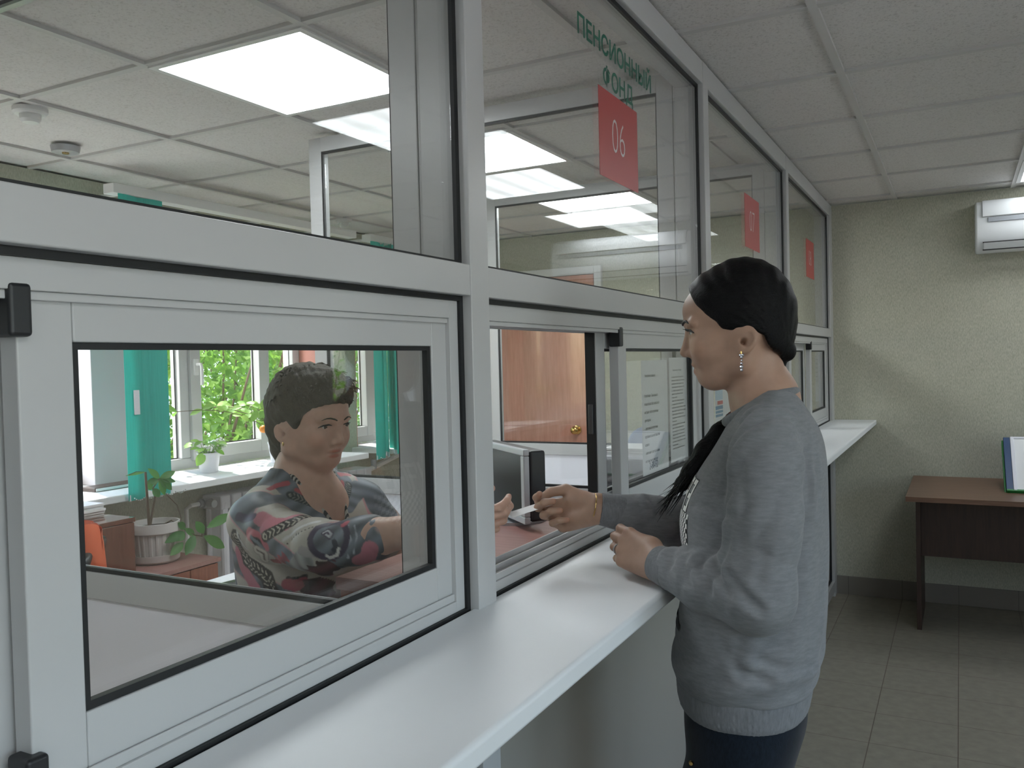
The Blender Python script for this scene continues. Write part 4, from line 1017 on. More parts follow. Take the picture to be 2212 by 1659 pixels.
RW = c_loc(.052, 1.553, 1.174); LWp = c_loc(.212, 1.425, 1.108)
rh, rtips = hand_parts(RW, c_dir(-1,-.08,-.22), c_dir(.05,-.85,.50), True, [(36,68,32),(58,82,42),(66,84,45),(72,84,45)], [(.80,.50,.15),(.95,-.05,.20),(.92,-.40,.05)])
lh, ltips = hand_parts(LWp, c_dir(-.86,.48,.17), c_dir(.35,.80,-.42), False, [(16,92,45),(18,96,45),(22,98,45),(28,96,45)], [(.80,.05,.6),(.9,-.35,.3),(.85,-.45,.3)])
neck = [((-.020,0,1.46),(-.034,0,1.395),.049,.0515,.02),((-.034,0,1.395),(-.045,0,1.33),.0515,.058,.02),((-.044,.0,1.385),(-.045,.085,1.340),.042,.036,.03),((-.044,.0,1.385),(-.045,-.085,1.340),.042,.036,.03)]
core = [((-.035,0,1.26),(0,0,1.0),.075,.08,.05),((-.025,.06,1.25),(-.005,.07,.98),.065,.075,.05),((-.025,-.06,1.25),(-.005,-.07,.98),.07,.075,.05),
        ((.0,.07,.92),(.015,.080,.72),.070,.064,.05),((.0,-.07,.92),(.015,-.080,.72),.070,.064,.05),((.015,.080,.72),(.02,.08,.45),.064,.048,.03),((.02,.08,.45),(-.01,.08,.09),.048,.034,.02),
        ((.015,-.080,.72),(.02,-.08,.45),.064,.048,.03),((.02,-.08,.45),(-.01,-.08,.09),.048,.034,.02),((-.01,.08,.07),(.10,.085,.035),.03,.026,.02),((-.01,-.08,.07),(.10,-.085,.035),.03,.026,.02)]
LEl = (-.022,.198,1.088); REl = (.035,-.185,1.115)
arms = [((-.045,.13,1.325),(-.04,.185,1.27),.045,.042,.03),((-.04,.185,1.27),LEl,.040,.034,.02),(LEl,tuple(LWp),.034,.0225,.02),
        ((-.03,-.13,1.325),(-.01,-.178,1.27),.045,.042,.03),((-.01,-.178,1.27),REl,.040,.034,.02),(REl,tuple(RW),.034,.0225,.02)]
def c_body(P):
    f = cones(P, None, core[:3]); f = group_union(f, P, neck, .03); f = smin(f, head_sdf(P), .014)
    f = group_union(f, P, core[3:7]+core[9:10], .04); f = group_union(f, P, core[7:9]+core[10:], .04) if False else smin(f, cones(P, None, [core[4], core[7], core[8], core[10]]), .03)
    f = smin(f, cones(P, None, [core[3], core[5], core[6], core[9]]), .03)
    f = group_union(f, P, arms[:3]+lh, .02); f = group_union(f, P, arms[3:]+rh, .02)
    return f
def mark(C, P, c, r, col, soft=.35):
    d = np.sqrt((((P-np.asarray(c, np.float32))/np.asarray(r, np.float32))**2).sum(1)); k = np.clip((1-d)/soft, 0, 1)[:,None]; return C*(1-k)+np.asarray(col, np.float32)*k
def c_tone(P):
    C = np.ones((len(P),3), np.float32)
    for s in (1,-1):
        C = mark(C, P, (.060,.043*s,1.482), (.03,.022,.022), (1.06,.90,.86), .9)
    C = mark(C, P, (.080,0,1.4525), (.010,.021,.0052), (.92,.60,.58)); C = mark(C, P, (.077,0,1.4405), (.010,.019,.0060), (.95,.58,.56))
    C = mark(C, P, (-.068,.055,1.405), (.003,.006,.003), (.25,.2,.2), .2)
    for t in rtips[:4]+ltips[:4]: C = mark(C, P, t, (.011,.011,.011), (1.05,.82,.78), .8)
    return C
root = sdf_obj('person', c_body, (-.20,-.30,-.005), (.48,.34,1.645), .0026, M['skin'], None, ((CO[0],CO[1],0), CA), c_tone, 2)
tag(root, 'standing woman in a grey sweatshirt with black hair, passing a slip through the window', 'person')
WL[root.name] = np.zeros(3)
I3 = lambda p: tuple(p)
for s in (1,-1): eye_parts(root, I3, s); face_lines(root, I3, s, .0030, M['lash'])

# hair: smooth cap drawn back to a tie at the nape, tail over the far shoulder
hl = np.array([(-.20,1.43),(-.085,1.436),(-.0702,1.4435),(-.0655,1.4667),(-.056,1.4724),(-.047,1.485),(-.041,1.500),(-.0163,1.507),(.0085,1.5095),(.0268,1.5124),(.0365,1.526),(.0563,1.537),(.0708,1.5536),(.0821,1.5747),(.089,1.588),(.12,1.60)])
def c_hair(P):
    f = ell(P, (-.005,0,1.540), (.0915,.079,.0995)); f = smin(f, ell(P, (.046,0,1.567), (.0475,.060,.0455)), .02)
    f = smin(f, ell(P, (-.043,0,1.503), (.042,.066,.052)), .02)
    f = smin(f, rc(P, (-.058,0,1.50), (-.060,0,1.470), .026, .018), .015)
    zl = np.interp(P[:,0], hl[:,0], hl[:,1])+np.clip(.045-np.abs(P[:,1]), 0, .1)*.16*(P[:,0] > 0)
    g = (zl-P[:,2])*.75; f = smax(f, g, .005)
    st = np.sin((np.arctan2(P[:,2]-1.47, P[:,0]+.08)*46)+P[:,1]*60)*.0007; f = f+st
    f = smin(f, ell(P, (-.0765,.0,1.4735), (.0165,.022,.0190)), .003)
    f = smin(f, rc(P, (-.070,.004,1.455), (-.067,.016,1.428), .007, .003), .004)
    return f
hair = sdf_obj('hair', c_hair, (-.13,-.10,1.40), (.12,.10,1.66), .0024, M['hair_black'], root)
lock = [(-.055,-.055,1.445),(-.03,-.072,1.40),(.000,-.060,1.372),(.018,-.045,1.352),(.040,-.032,1.328),(.066,-.026,1.294),(.093,-.026,1.255),(.112,-.034,1.232),(.124,-.042,1.216)]
lr = [.011,.012,.0115,.012,.0175,.0195,.017,.012,.004]
def c_tail(P):
    f = None
    for i in range(len(lock)-1):
        q = rc(P, lock[i], lock[i+1], lr[i], lr[i+1]); f = q if f is None else smin(f, q, .008)
    return f+np.sin(P[:,1]*900+P[:,0]*240)*.0008
tail = sdf_obj('ponytail', c_tail, (-.08,-.10,1.19), (.15,.0,1.47), .0024, M['hair_black'], root)
b = B(); rg = random.Random(3)
for k in range(110):
    i = rg.choice([4,5,5,6,6,7]); p0 = V3(lock[i])+V3((rg.uniform(-.006,.010),rg.uniform(-.012,.016),rg.uniform(-.008,.008))); d = V3(lock[i+1])-V3(lock[i]); d = d/np.linalg.norm(d)
    e = p0+d*rg.uniform(.04,.075)+V3((rg.uniform(-.004,.012),rg.uniform(-.01,.01),rg.uniform(-.02,.004))); m_ = (p0+e)/2+V3((rg.uniform(-.003,.006),rg.uniform(-.006,.006),-.002))
    b.tube([p0, m_, e], [.0011,.0009,.0002], 4)
kid(b, 'loose_strands', M['hair_black'], tail)
b = B().tube([(.016,-.046,1.3545),(.022,-.043,1.3485)], [.0135,.0135], 14); kid(b, 'hair_tie', M['print_red'], tail)

# sweatshirt
CT = smooth_tab([(.906,.1225,-.116,.175),(.918,.1265,-.121,.182),(.935,.1275,-.125,.186),(1.0,.119,-.133,.186),(1.05,.110,-.137,.184),(1.11,.101,-.139,.182),(1.15,.108,-.140,.183),(1.19,.109,-.1415,.185),(1.23,.096,-.1425,.186),(1.27,.073,-.142,.182),(1.31,.046,-.137,.168),(1.345,.026,-.126,.142),(1.375,.010,-.108,.110),(1.395,-.010,-.094,.085),(1.408,-.028,-.086,.07)])
CW = LWp-V3(LEl); LCu = V3(LEl)+CW*.80; RWv = V3(RW)-V3(REl); RCu = V3(REl)+RWv*.80
slv_l = [((-.045,.115,1.340),(-.043,.178,1.300),.046,.052,.03),((-.043,.178,1.300),(-.042,.200,1.215),.052,.0525,.02),((-.042,.200,1.215),(-.028,.203,1.095),.0525,.055,.02),((-.028,.203,1.095),tuple(V3(LEl)+CW*.45+V3((0,0,.001))),.054,.047,.02),(tuple(V3(LEl)+CW*.45+V3((0,0,.001))),tuple(LCu),.047,.037,.02)]
slv_r = [((-.035,-.115,1.335),(-.018,-.172,1.290),.046,.052,.03),((-.018,-.172,1.290),(.012,-.185,1.20),.052,.052,.02),((.012,-.185,1.20),tuple(V3(REl)+V3((-.004,0,0))),.052,.053,.02),(tuple(REl),tuple(V3(REl)+RWv*.45),.052,.046,.02),(tuple(V3(REl)+RWv*.45),tuple(RCu),.046,.037,.02)]
C_FOLDS = [[0.006,[[0.012,0.24,1.138],[-0.01,0.258,1.112],[-0.033,0.262,1.094]]],[0.0055,[[0.034,0.198,1.143],[0.024,0.227,1.127],[0.008,0.248,1.107]]],[0.005,[[0.06,0.174,1.137],[0.052,0.201,1.123],[0.039,0.218,1.106]]],[0.0045,[[0.084,0.159,1.141],[0.084,0.176,1.122],[0.075,0.191,1.108]]],[0.004,[[0.112,0.117,1.14],[0.11,0.141,1.124]]],[0.002,[[-0.042,0.146,1.38],[-0.038,0.164,1.366],[-0.035,0.2,1.355]]],[0.003,[[-0.101,0.136,1.306],[-0.105,0.144,1.238]]],[0.0025,[[-0.116,0.123,1.293],[-0.121,0.12,1.219]]],[0.0025,[[-0.028,0.184,0.992],[-0.069,0.167,0.973],[-0.112,0.113,0.964]]],[0.0025,[[0.007,0.187,0.975],[-0.042,0.182,0.956]]],[0.0017,[[-0.001,0.186,1.025],[0.006,0.187,0.997],[-0.0,0.186,0.968]]],[0.0017,[[0.028,0.177,1.011],[0.014,0.186,0.989]]],[0.004,[[0.073,0.125,1.224],[0.036,0.167,1.22],[0.006,0.237,1.224]]],[0.004,[[0.211,-0.104,1.197],[0.191,-0.081,1.176],[0.179,-0.085,1.153]]],[0.0045,[[0.185,-0.102,1.192],[0.166,-0.093,1.17],[0.139,-0.085,1.141]]],[0.004,[[0.151,-0.115,1.185],[0.131,-0.094,1.166]]],[0.0025,[[-0.008,0.222,1.297],[-0.015,0.245,1.245],[-0.007,0.248,1.183]]],[0.003,[[-0.04,0.255,1.172],[-0.033,0.26,1.138]]]]
def c_shirt(P):
    f = loft(P, CT, 2.25)
    x, y, z = P[:,0], P[:,1], P[:,2]
    f = f+.0035*np.sin(z*120+x*38+np.sin(y*22)*1.5)*np.exp(-((z-.945)/.03)**2)+.0022*np.sin((x*.8+y*.5)*95+z*28)*np.exp(-((z-1.02)/.10)**2)
    f = f+.0022*np.sin(x*150+z*18)*np.exp(-((z-1.18)/.16)**2)*(x < -.04)
    l = cones(P, None, slv_l); r = cones(P, None, slv_r)
    # cloth folds: around the bend of the elbow and across the forearm
    u = (P-np.asarray(LEl, np.float32))@np.asarray(CW/np.linalg.norm(CW), np.float32)
    fold = lambda t: 1-2*np.abs(np.sin(t))**.7
    l = l+.0048*fold(u*52+z*26-y*14)*np.exp(-((u-.06)/.065)**2)*np.clip((z-1.06)/.05, 0, 1)+.0028*fold(z*24+x*42+y*12+1)*np.clip((1.33-z)/.1,0,1)*np.clip((z-1.13)/.06,0,1)+.003*fold(z*34-x*22)*np.exp(-((z-1.15)/.03)**2)
    u2 = (P-np.asarray(REl, np.float32))@np.asarray(RWv/np.linalg.norm(RWv), np.float32)
    r = r+.0045*fold(u2*36+z*30)*np.exp(-((u2-.14)/.09)**2)
    f = smin(f, l, .007); f = smin(f, r, .008)
    # shoulder seam of the near sleeve, a shallow groove
    f = f+.0016*np.exp(-(((np.abs(y)-.128-.35*np.clip(1.33-z,0,.12))/.0035)**2))*(z > 1.19)
    for depth, L in C_FOLDS:                             # single creases of the jersey, each with its raised lip
        d = None
        for a_, b_ in zip(L[:-1], L[1:]):
            q = rc(P, a_, b_, 0, 0); d = q if d is None else np.minimum(d, q)
        f = f+depth*np.exp(-(d/.0065)**2)-depth*.55*np.exp(-((d-.016)/.008)**2)
    nk = np.interp(x, [-.12,-.0886,-.0546,-.0267,-.0053,.0256,.06], [1.412,1.407,1.397,1.382,1.370,1.350,1.340])
    return smax(f, z-nk-.002-np.clip(np.abs(y)-.052,0,.2)*1.2, .006)
shirt = sdf_obj('sweatshirt', c_shirt, (-.18,-.29,.89), (.29,.29,1.43), .0042, M['sweat'], root)
HT = smooth_tab([(.858,.112,-.101,.162),(.866,.1175,-.106,.167),(.886,.1205,-.110,.171),(.908,.1215,-.114,.174),(.916,.117,-.110,.170)], 30)
sdf_obj('hem_band', lambda P: loft(P, HT, 2.25)+.0008*np.sin(np.arctan2(P[:,1], P[:,0])*130), (-.14,-.20,.845), (.15,.20,.93), .0035, M['rib'], shirt)
for nm, c0, w_, wv in (('cuff', LCu, V3(LWp), CW), ('cuff', RCu, V3(RW), RWv)):
    u = wv/np.linalg.norm(wv); kid(B().tube([c0-u*.006, c0+u*.002, c0+u*.012, c0+(w_-c0)*.6, c0+(w_-c0)*.93, c0+(w_-c0)*.95, c0+(w_-c0)*.85], [.033,.0375,.0355,.0335,.0315,.029,.026], 28, cap=False), nm, M['rib'], shirt)
b = B(); pts = []
for k in range(49):
    t = 2*math.pi*k/48; a_ = -.031+.057*math.cos(t); pts.append((a_, .064*math.sin(t), float(np.interp(a_, [-.093,-.0546,-.0267,-.0053,.027], [1.405,1.397,1.384,1.371,1.350]))))
b.tube(pts, .0095, 12, cap=False); kid(b, 'neckband', M['rib'], shirt)
# chest print: outlined letters, a houndstooth band with a red block under it, a black line at the belly
def on_front(b_, z):                                     # a point just off the shirt front
    lo_, hi_ = 0.0, .2
    for _ in range(22):
        m_ = (lo_+hi_)/2
        if loft(np.array([[m_, b_, z]], np.float32), CT, 2.25)[0] < 0: lo_ = m_
        else: hi_ = m_
    return (hi_+.0012, b_, z)
def patch(b, b0, b1, z0, z1, nb=6, nz=4, skew=0):
    g = [[on_front(b0+(b1-b0)*i/nb+skew*(j/nz), z0+(z1-z0)*j/nz) for i in range(nb+1)] for j in range(nz+1)]
    o = len(b.v); b.add([p for r in g for p in r], [(j*(nb+1)+i, j*(nb+1)+i+1, (j+1)*(nb+1)+i+1, (j+1)*(nb+1)+i) for j in range(nz) for i in range(nb)]); return b
bw = B(); bo = B()
for k, c0 in enumerate((.088, .055, .022, -.012)):      # a row of outlined capitals: E F F P, seen edge-on from the side
    for (u0, u1, w0, w1) in ((-.012,-.004,1.205,1.258),(-.004,.012,1.250,1.258),(-.004,.008,1.227,1.235))+(((-.004,.012,1.205,1.213),) if k == 0 else ()):
        patch(bw, c0-u1, c0-u0, w0, w1, 2, 4)
        patch(bo, c0-u1-.002, c0-u0+.002, w0-.002, w1+.002, 2, 4)
bo.v = [(x-.0007, y, z) for x, y, z in bo.v]
kid(bo, 'letter_outline', M['ink'], shirt); kid(bw, 'letters', M['petal'], shirt)
bd = B(); bl = B()
for i in range(26):
    for j in range(11):
        z = 1.115+.008*j; y = -.055+.0066*i
        patch(bl if (i+j) % 2 else bd, y, y+.0066, z, z+.008, 1, 1)
kid(bd, 'check_dark', M['ink'], shirt); kid(bl, 'check_light', M['petal'], shirt)
kid(patch(B(), -.055, .112, 1.088, 1.1145, 12, 4), 'red_block', M['print_red'], shirt)
kid(patch(B(), -.05, .10, 1.000, 1.012, 10, 2), 'black_line', M['ink'], shirt)

# jeans and shoes
def c_jeans(P):
    x, y, z = P[:,0], P[:,1], P[:,2]
    f = ell(P, (.004,0,.850), (.106,.158,.125))
    L1_ = cones(P, None, [((.010,.080,.82),(.022,.084,.70),.084,.086,.03),((.022,.084,.70),(.02,.08,.45),.086,.062,.03),((.02,.08,.45),(-.008,.08,.07),.062,.054,.03)])
    R1_ = cones(P, None, [((.010,-.080,.82),(.022,-.084,.70),.084,.086,.03),((.022,-.084,.70),(.02,-.08,.45),.086,.062,.03),((.02,-.08,.45),(-.008,-.08,.07),.062,.054,.03)])
    f = smin(smin(f, L1_, .03), R1_, .03)
    f = f+.0016*np.sin(z*75+x*40)*np.exp(-((z-.74)/.05)**2)+.002*np.sin(z*90)*np.exp(-((z-.10)/.08)**2)
    return np.maximum(f, .045-z)
jeans = sdf_obj('jeans', c_jeans, (-.15,-.2,.03), (.15,.2,.92), .005, M['denim'], root)
b = B()
for (px_, pz) in ((.084,.83),(-.012,.84),(-.013,.82)):
    b.obox((px_,.176 if px_ < .05 else .118,pz), (.004,0,0), (0,.003,0), (0,0,.004))
for k, v in enumerate(((.0840,.146,.797),(-.012,.1775,.803),(-.013,.178,.783))):
    kid(B().lathe([(.001,0),(.004,.001),(.0045,.003),(.001,.0045)], (0,0,0), 12) if False else B().tube([V3(v)-V3((0,.002,0)), V3(v)+V3((0,.0015,0))], [.0042,.003], 10), 'rivet', M['gold'], jeans)
for s in (1,-1):
    def c_shoe(P, s=s): 
        f = smin(rc(P, (-.015,.083*s,.045), (.085,.088*s,.032), .045, .036), rc(P, (-.015,.08*s,.06), (-.012,.08*s,.10), .042, .044), .03); return np.maximum(f, .001-P[:,2])
    sdf_obj('shoe', c_shoe, (-.09,-.15,-.01), (.16,.15,.13), .004, M['shoe'], root)
# jewellery: drop earring, ring, thin bracelet
b = B().tube([(-.0055,.0765,1.4755),(-.004,.0775,1.472),(-.005,.0772,1.467)], .0016, 8)
er = kid(b, 'earring', M['gold'], root)
b = B()
for (a_, z_, r_) in ((-.0068,1.4675,.0026),(-.0030,1.4672,.0026),(-.0049,1.4640,.0026),(-.005,1.4585,.0016),(-.0046,1.4535,.0022),(-.0045,1.4478,.0034),(-.0046,1.4425,.0026)):
    b.lathe([(r_*math.sin(t)+1e-4, -r_*math.cos(t)) for t in np.linspace(.05,3.09,7)], (a_,.0785,z_), 8)
kid(b, 'gem', M['gem'], er, smooth=.2)
ra, rb_ = V3(lh[-3-3*1-3][0]), V3(lh[-3-3*1-3][1]); u = (rb_-ra)/np.linalg.norm(rb_-ra); rc_ = ra+(rb_-ra)*.45
def torus(c, u, R_, r_, n=28):
    a_ = np.cross(u, V3((0,0,1.))); a_ /= np.linalg.norm(a_); b_ = np.cross(u, a_); return B().tube([c+R_*(math.cos(2*math.pi*k/n)*a_+math.sin(2*math.pi*k/n)*b_) for k in range(n+1)], r_, 8, cap=False)
kid(torus(rc_, u, .0092, .0013), 'ring', M['silver'], root)
u = RWv/np.linalg.norm(RWv); kid(torus(V3(RW)+u*.010+V3((0,0,.001)), u, .0268, .0011, 36), 'bracelet', M['gold'], root)
# ------------------------------------------------------------------ the clerk, seated behind the window and reaching out for the slip
KO = V3((-.728, 1.604, 0)); KA = math.atan2(-.10, .995); KS = 1.04
def k_loc(x, y, z):
    dx, dy = x-KO[0], y-KO[1]; return (dx*math.cos(KA)+dy*math.sin(KA), -dx*math.sin(KA)+dy*math.cos(KA), z)
def k_dir(x, y, z): return k_loc(x+KO[0], y+KO[1], z)
KZ = 1.227                                               # chin height
HT_ = math.radians(3)
def toHead(P):                                           # her frame -> standard head frame (slight nod)
    q = np.empty_like(P); z = (P[:,2]-KZ)/KS; a = P[:,0]/KS-.012; q[:,0] = a*math.cos(HT_)-(z-.09)*math.sin(HT_); q[:,1] = P[:,1]/KS; q[:,2] = 1.411+.09+(z-.09)*math.cos(HT_)+a*math.sin(HT_)
    return q
def fromHead(p):
    a_, z_ = p[0], p[2]-1.501; a = a_*math.cos(HT_)+z_*math.sin(HT_); z = -a_*math.sin(HT_)+z_*math.cos(HT_)+.09
    return ((a+.012)*KS, p[1]*KS, KZ+z*KS)
KRW = k_loc(-.232, 1.452, 1.146)
kh, ktips = hand_parts(KRW, k_dir(1,-.06,.05), k_dir(.05,.92,.35), True, [(30,52,24),(40,58,30),(48,62,32),(54,64,32)], [(.72,.60,.25),(.90,.35,.15),(.97,.15,.05)], 1.0)
KLW = (.330,.10,1.040)
kl, kt2 = hand_parts(KLW, (1,-.35,-.02), (0,0,-1), False, [(8,14,10)]*4, [(.7,.6,.1),(.9,.2,.1),(.95,0,.1)])
KRE, KLE = (.262,-.196,1.088), (.12,.225,.96)
k_core = [((-.01,0,1.12),(.0,0,.80),.10,.11,.05),((.0,.07,1.06),(.0,.08,.74),.085,.10,.05),((.0,-.07,1.06),(.0,-.08,.74),.085,.10,.05)]
k_leg = [((.02,.09,.72),(.40,.10,.70),.085,.06,.03),((.40,.10,.70),(.40,.10,.26),.058,.042,.03),((.40,.10,.24),(.50,.105,.19),.032,.026,.02)]
def k_body(P):
    f = cones(P, None, k_core)
    nk = [((-.012,0,1.285),(-.022,0,1.21),.054,.060,.02),((-.022,0,1.21),(-.02,0,1.12),.060,.082,.03),((-.03,0,1.195),(-.025,.09,1.150),.045,.036,.03),((-.03,0,1.195),(-.025,-.09,1.150),.045,.036,.03),((.005,0,1.13),(.030,0,1.03),.062,.085,.04)]
    f = group_union(f, P, nk, .03); f = smin(f, head_sdf(toHead(P), 1.0)*KS, .014)
    f = smin(f, rc(P, (.035,0,1.228), (.01,0,1.20), .030, .04), .02)
    f = group_union(f, P, [((-.02,-.14,1.125),(.03,-.185,1.11),.05,.05,.03),((.03,-.180,1.11),KRE,.045,.040,.02),(KRE,tuple(V3(KRE)*.62+V3(KRW)*.38),.040,.039,.02),(tuple(V3(KRE)*.62+V3(KRW)*.38),tuple(KRW),.039,.026,.02)]+kh, .02)
    f = group_union(f, P, [((-.02,.14,1.125),(.0,.19,1.10),.05,.05,.03),((.0,.19,1.10),KLE,.047,.040,.02),(KLE,KLW,.040,.026,.02)]+kl, .02)
    f = smin(f, cones(P, None, k_leg), .03); f = smin(f, cones(P, None, [((a[0],-a[1],a[2]),(b[0],-b[1],b[2]),r0,r1,k) for a,b,r0,r1,k in k_leg]), .03)
    return f
def k_tone(P):
    C = np.ones((len(P),3), np.float32); Q = toHead(P)
    for s in (1,-1): C = mark(C, Q, (.060,.043*s,1.482), (.03,.024,.024), (1.08,.88,.84), .9)
    C = mark(C, Q, (.080,0,1.4525), (.010,.022,.0052), (.80,.48,.46)); C = mark(C, Q, (.077,0,1.4405), (.010,.020,.0060), (.82,.48,.46))
    for t in ktips: C = mark(C, P, t, (.011,.011,.011), (1.05,.84,.80), .8)
    return C
kroot = sdf_obj('person', k_body, (-.22,-.30,.15), (.72,.34,1.475), .0029, M['skin2'], None, ((KO[0],KO[1],0), KA), k_tone, 2)
tag(kroot, 'seated clerk with short dark hair in a patterned blouse, reaching through the service window', 'person')
WL[kroot.name] = np.zeros(3)
for s in (1,-1): eye_parts(kroot, fromHead, s); face_lines(kroot, fromHead, s, .0020, M['hair_brown'])
def k_hair(P):
    Q = toHead(P); x, y, z = Q[:,0], np.abs(Q[:,1]), Q[:,2]; Q = np.stack([x, y, z], 1)
    f = ell(Q, (-.012,0,1.555), (.104,.088,.098)); f = smin(f, ell(Q, (.050,0,1.585), (.056,.066,.052)), .03)
    f = smin(f, ell(Q, (-.060,0,1.500), (.046,.068,.075)), .03); f = smin(f, rc(Q, (-.058,.02,1.44), (-.062,.02,1.412), .030, .022), .03)
    zl = np.interp(x, [-.2,-.075,-.050,-.036,-.030,-.014,.004,.016,.030,.050,.075,.098,.14], [1.36,1.375,1.405,1.435,1.470,1.515,1.522,1.498,1.505,1.540,1.556,1.562,1.562])
    f = smax(f, (zl-z)*.7, .006)
    n_ = np.sin(Q[:,0]*95+np.sin(z*70)*1.4)*np.sin(z*88+P[:,1]*60)*np.sin(P[:,1]*110+x*40)
    return f+.0026*n_+.0012*np.sin(x*260+z*180)*np.sin(P[:,1]*240+z*140)
khair = sdf_obj('hair', k_hair, (-.16,-.12,1.17), (.16,.12,1.50), .0027, M['hair_brown'], kroot, it=1)
b = B(); rg = random.Random(11)
for k in range(260):                                     # short tousled locks over the crown and the fringe
    th = rg.uniform(-1.9, 1.9); ph = rg.uniform(.25, 1.45); r = V3((.104*math.cos(th)*math.sin(ph), .088*math.sin(th)*math.sin(ph), .098*math.cos(ph)))
    if rg.random() < .45: p0 = V3((.050,0,1.585))+V3((.054*math.cos(th*.7)*math.sin(ph), .064*math.sin(th*.7)*math.sin(ph), .050*math.cos(ph)))
    else: p0 = V3((-.012,0,1.555))+r*.985
    if p0[2] < 1.548: continue
    d = V3((.5*math.cos(th)+.3, .5*math.sin(th), -.45+rg.uniform(-.3,.5))); d /= np.linalg.norm(d); n_ = p0-V3((0,0,1.53)); n_ /= np.linalg.norm(n_); L = rg.uniform(.012,.024)
    b.tube([fromHead(p0), fromHead(p0+d*L*.5+n_*.004), fromHead(p0+d*L+n_*.001)], [.0022,.0018,.0004], 5)
kid(b, 'hair_locks', M['hair_brown'], khair)
b = B().tube([fromHead((-.006,.076,1.472)), fromHead((-.004,.078,1.468)), fromHead((-.006,.077,1.464))], .002, 8); kid(b, 'earring', M['gold'], kroot)
b = B().tube([fromHead((-.006,-.076,1.472)), fromHead((-.004,-.078,1.468)), fromHead((-.006,-.077,1.464))], .0024, 8); kid(b, 'earring', M['gold'], kroot)

# printed blouse, V-neck, sleeves to above the elbow
KT = smooth_tab([(.70,.125,-.130,.200),(.76,.125,-.130,.198),(.84,.125,-.130,.190),(.92,.132,-.134,.187),(1.0,.138,-.137,.190),(1.06,.122,-.138,.192),(1.11,.098,-.132,.188),(1.15,.072,-.118,.168),(1.18,.050,-.100,.135),(1.205,.030,-.084,.100),(1.225,.015,-.075,.080)])
kslr = [((-.015,-.120,1.130),(.010,-.170,1.118),.060,.060,.03),((.010,-.170,1.118),(.100,-.192,1.100),.060,.057,.02),((.100,-.192,1.100),(.235,-.197,1.090),.057,.050,.02),((.235,-.197,1.090),tuple(KRE),.050,.049,.02),(tuple(KRE),tuple(V3(KRE)*.61+V3(KRW)*.39),.049,.0455,.02)]
ksll = [((-.015,.125,1.130),(.000,.178,1.10),.062,.064,.03),((.000,.178,1.10),(.085,.210,1.01),.063,.055,.02)]
def k_blouse(P):
    x, y, z = P[:,0], P[:,1], P[:,2]
    f = loft(P, KT, 2.2); r = cones(P, None, kslr); l = cones(P, None, ksll)
    fo = lambda t: 1-2*np.abs(np.sin(t))**.7
    r = r+.0032*fo(x*38+z*14-y*8)*np.clip((x-.06)/.05, 0, 1)+.002*fo(x*24-z*30)*np.clip((x-.0)/.05,0,1)
    f = f+.0035*fo(z*26+x*18+y*6)*np.exp(-((z-.90)/.08)**2)+.002*fo((x-y)*24+z*8)*np.exp(-((z-1.02)/.06)**2)
    f = smin(f, r, .020); f = smin(f, l, .02)
    v = np.abs(y)-.006-.36*np.clip(z-1.050, 0, .2)        # V opening, wide at the neck
    cut = np.maximum(np.maximum(v, 1.050-z), -.01-x); cut = np.minimum(cut, np.maximum(np.sqrt((x+.014)**2+y**2)-.060, 1.195-z))
    return smax(f, -cut, .006)
M['print_cloth'] = mat('printed_silk', (.5,.5,.5), .48, spec=.35)
_at = N(M['print_cloth'], 'ShaderNodeVertexColor'); _at.layer_name = 'tone'; lk(M['print_cloth'], _at.outputs[0], P(M['print_cloth']).inputs['Base Color'])
